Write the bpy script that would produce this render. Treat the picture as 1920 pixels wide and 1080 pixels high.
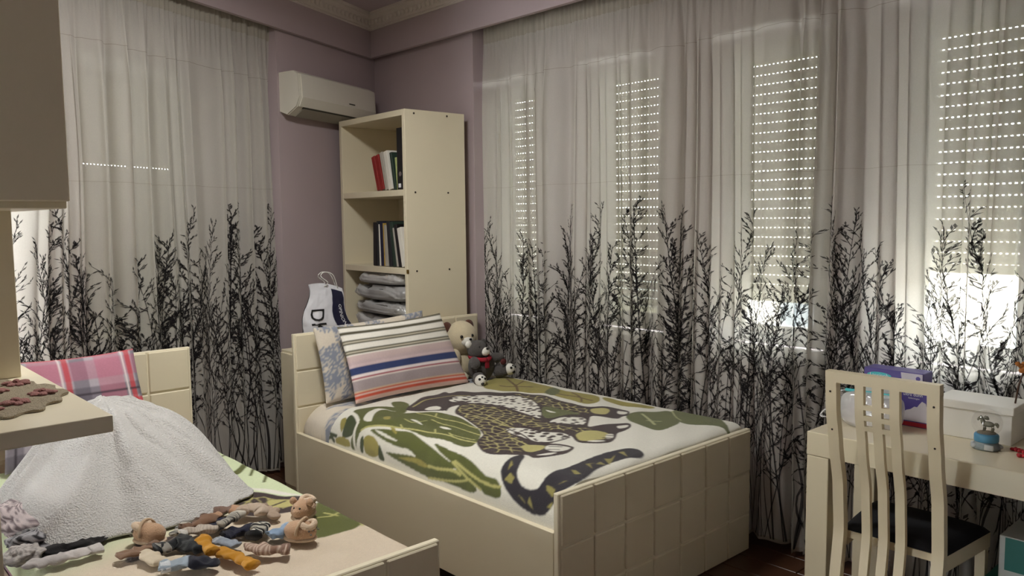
import bpy, bmesh, math, random
import numpy as np
from mathutils import Vector, Matrix, noise as mnoise

for o in list(bpy.data.objects):
    bpy.data.objects.remove(o, do_unlink=True)
SC = bpy.context.scene
COL = SC.collection
random.seed(7)
RNG = np.random.default_rng(11)

# ------------------------------------------------------------------ camera
cam_d = bpy.data.cameras.new('camera')
cam = bpy.data.objects.new('camera', cam_d)
COL.objects.link(cam)
cam_d.sensor_fit = 'HORIZONTAL'
cam_d.sensor_width = 36.0
cam_d.lens = 36.0 * 1503.0 / 1920.0
cam_d.clip_start = 0.02
CAM_H = 1.5
_p, _r, _y = math.radians(4.9), math.radians(.61), math.radians(-42.6)
_right = Vector((1, 0, 0)); _fwd = Vector((0, math.cos(_p), -math.sin(_p))); _down = Vector((0, -math.sin(_p), -math.cos(_p)))
_r2 = math.cos(_r) * _right + math.sin(_r) * _down
_d2 = -math.sin(_r) * _right + math.cos(_r) * _down
_ey = Vector((math.sin(_y + math.pi / 2), math.cos(_y + math.pi / 2), 0)); _ex = -Vector((math.sin(_y), math.cos(_y), 0)); _ez = Vector((0, 0, 1))
def _w(v): return Vector((v.dot(_ex), v.dot(_ey), v.dot(_ez)))
cx, cy, cz = _w(_r2), -_w(_d2), -_w(_fwd)
cam.matrix_world = Matrix(((cx.x, cy.x, cz.x, 0), (cx.y, cy.y, cz.y, 0), (cx.z, cy.z, cz.z, CAM_H), (0, 0, 0, 1)))
SC.camera = cam

# ------------------------------------------------------------------ sky, sun, exposure
world = bpy.data.worlds.new('sky'); SC.world = world
world.use_nodes = True
bg = world.node_tree.nodes['Background']
bg.inputs[0].default_value = (0.96, 1.0, 1.0, 1)
bg.inputs[1].default_value = 7.0
VS = SC.view_settings
VS.view_transform = 'Standard'; VS.look = 'None'; VS.gamma = 1.0; VS.use_curve_mapping = False
VS.exposure = 1.32
SC.cycles.use_denoising = True
SC.cycles.max_bounces = 10; SC.cycles.diffuse_bounces = 5; SC.cycles.transparent_max_bounces = 24
SC.cycles.sample_clamp_indirect = 6.0
SC.cycles.caustics_reflective = False; SC.cycles.caustics_refractive = False

# ------------------------------------------------------------------ materials
def lin(c):
    return tuple((x / 255 / 12.92) if x / 255 <= .04045 else ((x / 255 + .055) / 1.055) ** 2.4 for x in c[:3])
MATS = {}
def _new(name):
    m = bpy.data.materials.new(name); m.use_nodes = True
    nt = m.node_tree; nt.nodes.clear()
    out = nt.nodes.new('ShaderNodeOutputMaterial')
    MATS[name] = m
    return m, nt, out
def _noise(nt, scale, detail=3, coord='Object'):
    tc = nt.nodes.new('ShaderNodeTexCoord'); n = nt.nodes.new('ShaderNodeTexNoise')
    n.inputs['Scale'].default_value = scale; n.inputs['Detail'].default_value = detail
    nt.links.new(tc.outputs[coord], n.inputs['Vector'])
    return n
def _bump(nt, src, strength, dist):
    b = nt.nodes.new('ShaderNodeBump'); b.inputs['Strength'].default_value = strength; b.inputs['Distance'].default_value = dist
    nt.links.new(src, b.inputs['Height']); return b
def paint(name, rgb, rough=.5, scale=6, vary=.06, bump=0, bscale=200, bdist=.002, metal=0, sheen=0, coat=0, spec=.5):
    m, nt, out = _new(name)
    p = nt.nodes.new('ShaderNodeBsdfPrincipled')
    n = _noise(nt, scale); mx = nt.nodes.new('ShaderNodeMix'); mx.data_type = 'RGBA'
    c = lin(rgb)
    mx.inputs[6].default_value = tuple(x * (1 - vary) for x in c) + (1,)
    mx.inputs[7].default_value = tuple(min(1, x * (1 + vary)) for x in c) + (1,)
    nt.links.new(n.outputs['Fac'], mx.inputs[0]); nt.links.new(mx.outputs[2], p.inputs['Base Color'])
    p.inputs['Roughness'].default_value = rough; p.inputs['Metallic'].default_value = metal
    p.inputs['Specular IOR Level'].default_value = spec
    p.inputs['Sheen Weight'].default_value = sheen; p.inputs['Coat Weight'].default_value = coat
    if bump:
        b = _bump(nt, _noise(nt, bscale, 2).outputs['Fac'], bump, bdist); nt.links.new(b.outputs[0], p.inputs['Normal'])
    nt.links.new(p.outputs[0], out.inputs[0])
    return m
def attr(name, rough=.9, bump=.4, bscale=350, bdist=.003, sheen=.2, vary=.08, vscale=120):
    """print or weave colour stored on the mesh, with procedural nap on top"""
    m, nt, out = _new(name)
    p = nt.nodes.new('ShaderNodeBsdfPrincipled')
    a = nt.nodes.new('ShaderNodeAttribute'); a.attribute_name = 'Col'
    n = _noise(nt, vscale); mr = nt.nodes.new('ShaderNodeMapRange')
    mr.inputs['To Min'].default_value = 1 - vary; mr.inputs['To Max'].default_value = 1 + vary
    nt.links.new(n.outputs['Fac'], mr.inputs['Value'])
    mx = nt.nodes.new('ShaderNodeVectorMath'); mx.operation = 'SCALE'
    nt.links.new(a.outputs['Color'], mx.inputs[0]); nt.links.new(mr.outputs[0], mx.inputs['Scale'])
    nt.links.new(mx.outputs[0], p.inputs['Base Color'])
    p.inputs['Roughness'].default_value = rough; p.inputs['Sheen Weight'].default_value = sheen
    p.inputs['Specular IOR Level'].default_value = .2
    b = _bump(nt, _noise(nt, bscale, 2).outputs['Fac'], bump, bdist); nt.links.new(b.outputs[0], p.inputs['Normal'])
    nt.links.new(p.outputs[0], out.inputs[0]); return m
def sheer(name, rgb, open_=.35, trans=.55):
    m, nt, out = _new(name)
    d = nt.nodes.new('ShaderNodeBsdfDiffuse'); t = nt.nodes.new('ShaderNodeBsdfTranslucent'); tr = nt.nodes.new('ShaderNodeBsdfTransparent')
    d.inputs[0].default_value = lin(rgb) + (1,); t.inputs[0].default_value = lin(rgb) + (1,)
    a = nt.nodes.new('ShaderNodeMixShader'); a.inputs[0].default_value = trans
    nt.links.new(d.outputs[0], a.inputs[1]); nt.links.new(t.outputs[0], a.inputs[2])
    n = _noise(nt, 260, 2); mr = nt.nodes.new('ShaderNodeMapRange')
    mr.inputs['To Min'].default_value = 1 - open_ - .06; mr.inputs['To Max'].default_value = 1 - open_ + .06
    nt.links.new(n.outputs['Fac'], mr.inputs['Value'])
    b = nt.nodes.new('ShaderNodeMixShader'); nt.links.new(mr.outputs[0], b.inputs[0])
    nt.links.new(tr.outputs[0], b.inputs[1]); nt.links.new(a.outputs[0], b.inputs[2])
    nt.links.new(b.outputs[0], out.inputs[0]); return m
def clear(name, rgb=(255, 255, 255), body=.1, gloss=.1, rough=.03, bump=0, bscale=30):
    """thin clear sheet: mostly see-through, a little body colour, a gloss layer"""
    m, nt, out = _new(name)
    tr = nt.nodes.new('ShaderNodeBsdfTransparent'); d = nt.nodes.new('ShaderNodeBsdfDiffuse'); g = nt.nodes.new('ShaderNodeBsdfGlossy')
    d.inputs[0].default_value = lin(rgb) + (1,); g.inputs['Roughness'].default_value = rough
    n = _noise(nt, 9, 3); mr = nt.nodes.new('ShaderNodeMapRange')
    mr.inputs['To Min'].default_value = body * .7; mr.inputs['To Max'].default_value = body * 1.3
    nt.links.new(n.outputs['Fac'], mr.inputs['Value'])
    a = nt.nodes.new('ShaderNodeMixShader'); nt.links.new(mr.outputs[0], a.inputs[0])
    nt.links.new(tr.outputs[0], a.inputs[1]); nt.links.new(d.outputs[0], a.inputs[2])
    b = nt.nodes.new('ShaderNodeMixShader'); b.inputs[0].default_value = gloss
    nt.links.new(a.outputs[0], b.inputs[1]); nt.links.new(g.outputs[0], b.inputs[2])
    if bump:
        bb = _bump(nt, _noise(nt, bscale, 3).outputs['Fac'], bump, .01); nt.links.new(bb.outputs[0], g.inputs['Normal'])
    nt.links.new(b.outputs[0], out.inputs[0]); return m
def plastic_slat(name, rgb):
    m, nt, out = _new(name)
    d = nt.nodes.new('ShaderNodeBsdfDiffuse'); t = nt.nodes.new('ShaderNodeBsdfTranslucent')
    n = _noise(nt, 12, 2); mx = nt.nodes.new('ShaderNodeMix'); mx.data_type = 'RGBA'
    c = lin(rgb); mx.inputs[6].default_value = tuple(x * .94 for x in c) + (1,); mx.inputs[7].default_value = tuple(min(1, x * 1.05) for x in c) + (1,)
    nt.links.new(n.outputs['Fac'], mx.inputs[0]); nt.links.new(mx.outputs[2], d.inputs[0]); nt.links.new(mx.outputs[2], t.inputs[0])
    a = nt.nodes.new('ShaderNodeMixShader'); a.inputs[0].default_value = .03
    nt.links.new(d.outputs[0], a.inputs[1]); nt.links.new(t.outputs[0], a.inputs[2]); nt.links.new(a.outputs[0], out.inputs[0]); return m

def glow(name, rgb, e):
    m, nt, out = _new(name)
    em = nt.nodes.new('ShaderNodeEmission'); em.inputs[1].default_value = e
    n = _noise(nt, 3); mx = nt.nodes.new('ShaderNodeMix'); mx.data_type = 'RGBA'; c = lin(rgb)
    mx.inputs[6].default_value = tuple(x * .97 for x in c) + (1,); mx.inputs[7].default_value = c + (1,)
    nt.links.new(n.outputs['Fac'], mx.inputs[0]); nt.links.new(mx.outputs[2], em.inputs[0]); nt.links.new(em.outputs[0], out.inputs[0]); return m
glow('added_lamp_glow', (255, 246, 232), 1.5)  # glow for the added ceiling lamp
LAV = (178, 163, 166); CREAM = (224, 214, 188)
paint('wall_paint', LAV, .75, 3, .03, .08, 120, .001)
paint('pale_paint', (222, 216, 206), .75, 3, .03)  # unseen walls kept pale to bounce more light
paint('ceiling_paint', (186, 172, 178), .8, 3, .02)
paint('plaster', (214, 206, 198), .7, 20, .05)
paint('cream_lacquer', CREAM, .32, 4, .025, .03, 60, .0006)
paint('cream_edge', (230, 221, 196), .35, 4, .02)
paint('desk_lacquer', (224, 214, 186), .22, 4, .02)
paint('chair_paint', (222, 209, 178), .4, 9, .03)
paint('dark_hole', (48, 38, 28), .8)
paint('brass', (150, 118, 60), .35, 10, .05, metal=1)
paint('ac_white', (214, 210, 198), .4, 5, .02)
paint('ac_vent', (150, 146, 134), .5)
paint('ac_gap', (60, 58, 52), .7)
paint('pvc', (226, 228, 224), .35, 4, .02)
paint('reveal', (206, 204, 200), .7, 6, .03)
plastic_slat('slat', (204, 204, 182))
clear('glass', (255, 255, 255), .01, .05, .0)
clear('globe_glass', (250, 248, 235), .05, .1, .02)
clear('poly', (236, 236, 236), .45, .16, .18, .5, 25)
clear('poly_thin', (240, 240, 240), .3, .16, .15, .6, 30)
sheer('voile', (222, 219, 212), .20, .5)
sheer('voile_tape', (196, 190, 178), .08, .4)
paint('seam_thread', (158, 150, 138), .9)
sheer('print_ink', (48, 46, 48), .20, .45)
paint('black_plastic', (20, 20, 22), .35)
paint('black_fabric', (13, 14, 20), .95, 60, .1, .4, 400)
paint('paper', (226, 222, 212), .8, 30, .04)
paint('red_cover', (142, 34, 30), .5, 20, .08)
paint('grey_cover', (176, 170, 160), .6, 20, .05)
paint('dark_cover', (34, 36, 40), .5, 20, .08)
paint('navy_cover', (28, 30, 58), .5, 20, .08)
paint('green_cover', (40, 58, 48), .5, 20, .08)
paint('gold_cover', (178, 148, 70), .5, 20, .08)
paint('lime_paper', (170, 180, 120), .8)
paint('chrome', (200, 200, 200), .2, metal=1)
paint('bag_white', (206, 206, 212), .35, 14, .05, .35, 14, .02)
paint('bag_navy', (18, 18, 48), .35)
paint('white_print', (232, 232, 236), .6)
paint('rope', (206, 204, 200), .8)
paint('towel', (198, 196, 194), .95, 40, .03, .9, 170, .008, sheen=.2)
paint('facade', (228, 222, 208), .9, 2, .1)
paint('facade_glass', (120, 130, 136), .2, 2, .1)
paint('floor_wood', (74, 46, 30), .35, 5, .25, .1, 90, .001, coat=.1)
paint('floor_gap', (26, 18, 14), .8)
paint('plush_cream', (222, 208, 176), .95, 40, .08, .8, 300, .006, sheen=.3)
paint('plush_brown', (92, 52, 36), .95, 40, .1, .8, 300, .006, sheen=.2)
paint('plush_grey', (78, 74, 72), .95, 40, .12, .8, 260, .008, sheen=.2)
paint('plush_white', (228, 226, 218), .95, 40, .05, .6, 300, .004)
paint('red_felt', (150, 26, 44), .9, 40, .08)
paint('maroon_felt', (86, 34, 34), .9, 40, .08)
paint('bead_black', (14, 13, 12), .2)
paint('mattress_white', (220, 216, 206), .9, 30, .04)
paint('box_white', (232, 230, 222), .5, 6, .02)
paint('purple_card', (84, 72, 142), .4, 20, .05)
paint('teal_print', (70, 190, 196), .4)
paint('red_print', (178, 34, 50), .5)
paint('pad_print', (206, 200, 206), .6, 20, .06)
paint('teal_card', (40, 112, 104), .5, 10, .08)
paint('card_white', (196, 200, 196), .6, 10, .04)
paint('globe_blue', (74, 132, 164), .4, 25, .15)
paint('globe_base', (122, 132, 134), .45, 40, .35, .4, 80, .004)
paint('globe_silver', (176, 180, 180), .4, 40, .2)
paint('horse_pewter', (92, 92, 76), .5, 60, .3, .4, 120, .003)
paint('globe_ground', (110, 100, 82), .8, 50, .2)
paint('petal_red', (168, 26, 38), .6, 40, .15)
paint('dried_orange', (176, 110, 50), .9, 40, .2)
paint('crochet', (150, 138, 116), .95, 80, .15, .9, 260, .006)
paint('crochet_rose', (150, 104, 98), .95, 60, .2, .8, 260, .006)
attr('fleece', .95, .6, 420, .005, .3)
attr('cotton_print', .9, .3, 500, .001, .1)
attr('knit', .95, .7, 500, .003, .2)

# ------------------------------------------------------------------ mesh helpers
class MB:
    def __init__(s): s.v = []; s.f = []; s.c = None
    def add(s, v, f):
        n = len(s.v); s.v.extend([tuple(p) for p in v]); s.f.extend([tuple(i + n for i in q) for q in f]); return s
    def box(s, x0, x1, y0, y1, z0, z1):
        return s.add([(x0, y0, z0), (x1, y0, z0), (x1, y1, z0), (x0, y1, z0), (x0, y0, z1), (x1, y0, z1), (x1, y1, z1), (x0, y1, z1)],
                     [(0, 3, 2, 1), (4, 5, 6, 7), (0, 1, 5, 4), (1, 2, 6, 5), (2, 3, 7, 6), (3, 0, 4, 7)])
    def rbox(s, x0, x1, y0, y1, z0, z1, b=.004, seg=2):
        bm = bmesh.new(); bmesh.ops.create_cube(bm, size=1)
        for v in bm.verts: v.co = ((x0 + x1) / 2 + v.co.x * (x1 - x0), (y0 + y1) / 2 + v.co.y * (y1 - y0), (z0 + z1) / 2 + v.co.z * (z1 - z0))
        bmesh.ops.bevel(bm, geom=list(bm.edges), offset=b, segments=seg, affect='EDGES', profile=.5)
        bm.verts.index_update()
        s.add([v.co[:] for v in bm.verts], [[v.index for v in f.verts] for f in bm.faces]); bm.free(); return s
    def prism(s, poly, a, b, axis):
        """poly of 2-D points swept along axis from a to b; order of 2-D axes: x:(y,z) y:(x,z) z:(x,y)"""
        def P(p, t): return {'x': (t, p[0], p[1]), 'y': (p[0], t, p[1]), 'z': (p[0], p[1], t)}[axis]
        n = len(poly)
        return s.add([P(p, a) for p in poly] + [P(p, b) for p in poly],
                     [tuple(range(n)), tuple(range(2 * n - 1, n - 1, -1))] + [(i, n + i, n + (i + 1) % n, (i + 1) % n) for i in range(n)])
    def tube(s, pts, rad, n=12, flat=1.0, cap=True, up=(0, 0, 1)):
        pts = [Vector(p) for p in pts]; k = len(pts)
        rad = [rad] * k if not hasattr(rad, '__len__') else rad
        vs = []
        for i, p in enumerate(pts):
            t = (pts[min(i + 1, k - 1)] - pts[max(i - 1, 0)]).normalized()
            u = Vector(up); a = t.cross(u)
            if a.length < 1e-4: a = t.cross(Vector((0, 1, 0)))
            a.normalize(); b = a.cross(t).normalized()
            for j in range(n):
                th = 2 * math.pi * j / n
                vs.append(p + a * math.cos(th) * rad[i] + b * math.sin(th) * rad[i] * flat)
        fs = [(i * n + j, i * n + (j + 1) % n, (i + 1) * n + (j + 1) % n, (i + 1) * n + j) for i in range(k - 1) for j in range(n)]
        if cap: fs += [tuple(range(n - 1, -1, -1)), tuple((k - 1) * n + j for j in range(n))]
        return s.add(vs, fs)
    def lathe(s, prof, n=24, c=(0, 0, 0)):
        vs = [(c[0] + r * math.cos(2 * math.pi * j / n), c[1] + r * math.sin(2 * math.pi * j / n), c[2] + z) for r, z in prof for j in range(n)]
        k = len(prof)
        fs = [(i * n + j, i * n + (j + 1) % n, (i + 1) * n + (j + 1) % n, (i + 1) * n + j) for i in range(k - 1) for j in range(n)]
        return s.add(vs, fs + [tuple(range(n - 1, -1, -1)), tuple((k - 1) * n + j for j in range(n))])
    def ball(s, c, r, n=16, m=10, rot=None, wob=0, wf=8.0):
        r = (r, r, r) if not hasattr(r, '__len__') else r
        R = Matrix.Identity(3) if rot is None else rot
        vs = []
        for i in range(m + 1):
            ph = math.pi * i / m
            for j in range(n):
                th = 2 * math.pi * j / n
                d = Vector((math.sin(ph) * math.cos(th), math.sin(ph) * math.sin(th), math.cos(ph)))
                q = Vector((d.x * r[0], d.y * r[1], d.z * r[2]))
                if wob: q *= 1 + wob * mnoise.noise(Vector(d) * 1.7 + Vector(c) * wf)
                vs.append(Vector(c) + R @ q)
        fs = [(i * n + j, (i + 1) * n + j, (i + 1) * n + (j + 1) % n, i * n + (j + 1) % n) for i in range(m) for j in range(n)]
        return s.add(vs, fs)
    def grid(s, fn, nu, nv):
        vs = [fn(i / nu, j / nv) for j in range(nv + 1) for i in range(nu + 1)]
        return s.add(vs, [(j * (nu + 1) + i, j * (nu + 1) + i + 1, (j + 1) * (nu + 1) + i + 1, (j + 1) * (nu + 1) + i) for j in range(nv) for i in range(nu)])
    def mesh(s, name, smooth=False, shift=None):
        me = bpy.data.meshes.new(name)
        v = np.array(s.v, dtype=np.float64)
        me.from_pydata(v.tolist(), [], s.f); me.update()
        if smooth: me.polygons.foreach_set('use_smooth', [True] * len(me.polygons))
        if s.c is not None:
            a = me.color_attributes.new('Col', 'FLOAT_COLOR', 'POINT')
            c = np.ones((len(s.v), 4), dtype=np.float32); c[:, :3] = s.c; a.data.foreach_set('color', c.ravel())
        return me
XF = {}
def thing(name, label, cat, loc=(0, 0, 0), rotz=0, group=None, kind=None):
    o = bpy.data.objects.new(name, None); COL.objects.link(o)
    o.empty_display_size = .1
    o.location = loc; o.rotation_euler = (0, 0, rotz); o['label'] = label; o['category'] = cat
    if group: o['group'] = group
    if kind: o['kind'] = kind
    XF[o] = (Vector(loc), rotz); return o
def build(name, mb, mat, parent=None, smooth=False, local=False, label=None, kind=None, sharp=None):
    """link mb as one mesh object; vertices are in the room's coordinates unless local"""
    if parent is not None and not local:
        loc, rz = XF[parent]; c, s_ = math.cos(-rz), math.sin(-rz)
        mb.v = [((p[0] - loc.x) * c - (p[1] - loc.y) * s_, (p[0] - loc.x) * s_ + (p[1] - loc.y) * c, p[2] - loc.z) for p in mb.v]
    me = mb.mesh(name, smooth)
    me.materials.append(MATS[mat])
    if smooth and sharp: me.set_sharp_from_angle(angle=math.radians(sharp))
    o = bpy.data.objects.new(name, me); COL.objects.link(o)
    if parent is not None:
        o.parent = parent; XF[o] = XF[parent]
    else: XF[o] = (Vector((0, 0, 0)), 0)
    if label: o['label'] = label
    if kind: o['kind'] = kind
    return o
def tag(o, label, cat, group=None, kind=None):
    o['label'] = label; o['category'] = cat
    if group: o['group'] = group
    if kind: o['kind'] = kind
    return o
def inst(name, me, parent, loc, rotz=0):
    o = bpy.data.objects.new(name, me); COL.objects.link(o); o.parent = parent; o.location = loc; o.rotation_euler = (0, 0, rotz); return o
def solid(name, mb, mat, label, cat, smooth=False, base=None, **k):
    """a thing that is one mesh, its origin at its base"""
    v = np.array(mb.v); b = Vector(base) if base is not None else Vector(((v[:, 0].min() + v[:, 0].max()) / 2, (v[:, 1].min() + v[:, 1].max()) / 2, v[:, 2].min()))
    mb.v = [tuple(Vector(p) - b) for p in mb.v]
    o = build(name, mb, mat, None, smooth, sharp=k.pop('sharp', None)); o.location = b; XF[o] = (b, 0)
    return tag(o, label, cat, **k)
def text_mb(s, size, fn):
    """letters as thin raised mesh; fn maps flat (x, y) to a point"""
    cu = bpy.data.curves.new('t', 'FONT'); cu.body = s; cu.size = size; cu.align_x = 'CENTER'; cu.align_y = 'CENTER'; cu.resolution_u = 3
    o = bpy.data.objects.new('t', cu); COL.objects.link(o)
    dg = bpy.context.evaluated_depsgraph_get(); me = bpy.data.meshes.new_from_object(o.evaluated_get(dg))
    mb = MB(); mb.add([fn(v.co.x, v.co.y) for v in me.vertices], [tuple(p.vertices) for p in me.polygons])
    bpy.data.objects.remove(o, do_unlink=True); bpy.data.curves.remove(cu); bpy.data.meshes.remove(me)
    return mb
def sm(t): t = max(0.0, min(1.0, t)); return t * t * (3 - 2 * t)
def catmull(pts, n):
    P = [Vector(p) for p in pts]
    if len(P) == 2: return [P[0].lerp(P[1], i / (n - 1)) for i in range(n)]
    P = [2 * P[0] - P[1]] + P + [2 * P[-1] - P[-2]]
    k = len(P) - 3; out = []
    for i in range(n):
        t = i / (n - 1) * k; j = min(int(t), k - 1); u = t - j
        a, b, c, d = P[j:j + 4]
        out.append(.5 * ((2 * b) + (c - a) * u + (2 * a - 5 * b + 4 * c - d) * u * u + (3 * b - a - 3 * c + d) * u ** 3))
    return out

# ------------------------------------------------------------------ the room
A0 = Vector((-4.81, 3.12, 0)); NA = Vector((.9105, .4136, 0)); TA = Vector((-.4136, .9105, 0))
ROTA = math.atan2(TA.y, TA.x)
def pa(s, o, z): q = A0 + TA * s + NA * o; return (q.x, q.y, z)     # along / out of the oblique wall
CEIL = 2.90
FX0, FX1, FY0, FY1 = -5.9, 1.7, -5.0, 3.9
fl = build('floor', MB().box(FX0, FX1, FY0, FY1, -.12, -.012), 'floor_gap'); tag(fl, 'dark brown wooden plank floor under the beds and desk', 'floor', kind='structure')
pl_me = MB().rbox(0, 1.196, 0, .136, -.012, 0, .002, 1).mesh('plank'); pl_me.materials.append(MATS['floor_wood'])
k = 0
for r in range(40):
    y = -1.5 + r * .139
    for c in range(6):
        x = -5.2 + c * 1.2 - (r % 3) * .4
        if x < -5.7 or x > .4 or y > 3.4: continue
        inst('plank', pl_me, fl, (x, y, 0))
cl = build('ceiling', MB().box(FX0, FX1, FY0, FY1, CEIL, CEIL + .1), 'ceiling_paint'); tag(cl, 'plain pale lavender ceiling inside the crown moulding', 'ceiling', kind='structure')

# wall with the row of windows (plane y), recess starts at x = -3.81
WIN = [(-3.722, -3.445, 1.01), (-2.915, -2.573, 1.015), (-2.072, -1.715, 1.13), (-1.243, -.905, 1.30)]
YN, YO = 3.36, 3.525
ZB, ZT = .89, 2.33
w = MB(); w.box(FX0, -3.81, 3.20, YO, 0, CEIL)
xs = [-3.81]
for a, b, _ in WIN: xs += [a - .075, b + .075]
xs[1] = -3.81
xs.append(FX1)
for i in range(0, len(xs), 2):
    if xs[i + 1] - xs[i] > .001: w.box(xs[i], xs[i + 1], YN, YO, 0, CEIL)
for a, b, _ in WIN:
    a2 = max(a - .075, -3.81); w.box(a2, b + .075, YN, YO, 0, ZB); w.box(a2, b + .075, YN, YO, ZT, CEIL)
wb = build('wall_right', w, 'wall_paint'); tag(wb, 'lavender wall holding the row of narrow shuttered windows', 'wall', kind='structure')

# slat with its row of light slots
def slat_mesh(width, slots=True):
    m = MB(); n = max(4, int(round(width / .021)))
    prof = [(-.006, .0055), (.002, .0055), (.006, .02), (.006, .036), (.002, .0445), (-.006, .0445), (-.003, .03), (-.003, .02)]
    m.prism([(p[0], p[1]) for p in prof], 0, width, 'x')
    if not slots: m.box(0, width, -.002, .002, -.0005, .006)
    for i in range(n if slots else 0):
        x = i * width / n; m.box(x, x + width / n * .5, -.002, .002, -.0005, .006)
    me = m.mesh('shutter_slat'); me.materials.append(MATS['slat']); return me
def window(name, label, parent_loc, rotz, width, zb, zt, shutter_z, handle=True, slots=True):
    """local frame: x along the wall, y outwards, origin at the left bottom of the pane"""
    t = thing(name, label, 'window', parent_loc, rotz, kind='structure')
    h = zt - zb; fw = .075
    f = MB()
    for x0, x1, z0, z1 in ((-fw, 0, -fw, h + fw), (width, width + fw, -fw, h + fw), (0, width, -fw, 0), (0, width, h, h + fw)):
        f.rbox(x0, x1, -.035, .03, z0, z1, .006, 1)
    for x0, x1, z0, z1 in ((0, .012, 0, h), (width - .012, width, 0, h), (.012, width - .012, 0, .012), (.012, width - .012, h - .012, h)):
        f.box(x0, x1, -.02, .02, z0, z1)
    build('window_frame', f, 'pvc', t, local=True)
    build('pane', MB().box(.012, width - .012, -.003, .003, .012, h - .012), 'glass', t, local=True)
    if handle:
        build('window_handle', MB().rbox(-.045, -.025, -.05, -.035, h * .36, h * .36 + .07, .003).rbox(-.042, -.028, -.075, -.05, h * .36 + .05, h * .36 + .06, .002).rbox(-.045, -.025, -.085, -.07, h * .36 - .05, h * .36 + .065, .005), 'pvc', t, local=True)
    # guide rails and slats of the roller shutter, outside the glass
    g = MB().box(-.095, -.072, .05, .085, -fw, h + fw).box(width + .05, width + fw, .05, .085, -fw, h + fw)
    build('shutter_rail', g, 'pvc', t, local=True)
    if shutter_z is not None:
        me = slat_mesh(width + .13, slots); z = shutter_z - zb; slotted = slat_mesh(width + .13)
        build('shutter_end_bar', MB().rbox(-.075, width + .055, .058, .072, z - .035, z + .002, .003), 'slat', t, local=True)
        sh = build('roller_shutter', MB().box(-.075, width + .055, .06, .07, h + .03, h + .075), 'slat', t, local=True)
        k = 0
        while z + k * .045 < h + .03:
            inst('shutter_slat', slotted if (not slots and k == 20) else me, sh, (-.075, .065, z + k * .045)); k += 1
    return t
lbl = ['narrow white window nearest the room corner with slatted shutter', 'second narrow white window from the corner, slatted shutter nearly down',
       'third narrow window with a bright gap under its shutter', 'narrow window above the desk with shutter half raised']
for i, (a, b, s) in enumerate(WIN):
    window('window_%d' % (i + 1), lbl[i], (a, 3.44, .98), 0, b - a, .98, 2.24, s)
# window sill boards
for i, (a, b, s) in enumerate(WIN):
    o = build('trim_%d' % (20 + i), MB().rbox(max(a - .09, -3.805), b + .09, 3.32, 3.46, .868, .893, .005), 'reveal')
    tag(o, ['stone sill board under the window nearest the corner', 'stone sill board under the second window', 'stone sill board under the third window', 'stone sill board behind the white storage box'][i], 'sill', kind='structure')

# oblique wall with the air conditioner, a shuttered window and a bright balcony door behind the curtain
w = MB()
def abox(m, s0, s1, o0, o1, z0, z1):
    P = [pa(s0, o0, 0), pa(s1, o0, 0), pa(s1, o1, 0), pa(s0, o1, 0)]
    v = [(p[0], p[1], z) for z in (z0, z1) for p in P]
    m.add(v, [(0, 3, 2, 1), (4, 5, 6, 7), (0, 1, 5, 4), (1, 2, 6, 5), (2, 3, 7, 6), (3, 0, 4, 7)])
abox(w, -.95, .6, -.5, -.04, 0, CEIL)
for s0, s1 in ((-1.32, -.95), (-2.42, -2.08), (-3.75, -3.5)): abox(w, s0, s1, -.5, -.3, 0, CEIL)
abox(w, -2.08, -1.32, -.5, -.3, 0, .82); abox(w, -2.08, -1.32, -.5, -.3, 2.36, CEIL)
abox(w, -3.5, -2.42, -.5, -.3, 2.36, CEIL); abox(w, -3.5, -2.42, -.5, -.3, 0, .02)
w.box(-3.75, -3.45, FY0, -.15, 0, CEIL)
wa = build('wall_left', w, 'wall_paint'); tag(wa, 'dark lavender wall behind the air conditioner and left curtain', 'wall', kind='structure')
q = pa(-2.0, -.42, .9); window('window_5', 'closed shuttered window hidden behind the left sheer curtain', q, ROTA, .6, .9, 2.28, .9, handle=False, slots=False)
q = pa(-3.42, -.42, .1); window('window_6', 'bright balcony door behind the far left end of the left curtain', q, ROTA, .92, .1, 2.28, 1.75, handle=False)

# walls out of view: closed behind the camera, opening added on the left to let in fill light
w = MB().box(FX1, FX1 + .2, FY0, YO, 0, CEIL)
o = build('wall_front', w, 'pale_paint'); tag(o, 'pale wall closing the room behind the viewer', 'wall', kind='structure')
OX0, OX1 = -3.3, -2.3
w = MB().box(FX0, OX0, FY0 - .2, FY0, 0, CEIL).box(OX1, FX1 + .2, FY0 - .2, FY0, 0, CEIL).box(OX0, OX1, FY0 - .2, FY0, 2.4, CEIL)
o = build('wall_side', w, 'pale_paint'); tag(o, 'pale wall with wide balcony opening at the viewer\'s left', 'wall', kind='structure')

# houses across the street, seen only through the window gaps
def house(label, origin, rotz, width):
    t = thing('neighbour_building', label, 'building', origin, rotz)
    f = build('facade', MB().box(-width / 2, width / 2, 0, 1.0, 0, 8.6), 'facade', t, local=True)
    for i in range(int(width / 2.4)):
        for j in range(3):
            x = -width / 2 + 1.0 + i * 2.4; z = .9 + j * 2.8
            wn = build('window', MB().box(x, x + 1.1, -.05, .0, z, z + 1.4), 'facade_glass', f, local=True)
    build('roof_ledge', MB().rbox(-width / 2 - .2, width / 2 + .2, -.25, 1.0, 8.6, 8.8, .02), 'plaster', t, local=True)
house('tan house front across the street from the row of windows', (-2.5, 8.6, -7.2), 0, 16.0)
q = pa(-3.0, -5.6, -7.2); house('tan house front added outside the balcony door to dim the sky', q, ROTA, 10.0)  # facade added to tone down the sky behind the door

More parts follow.
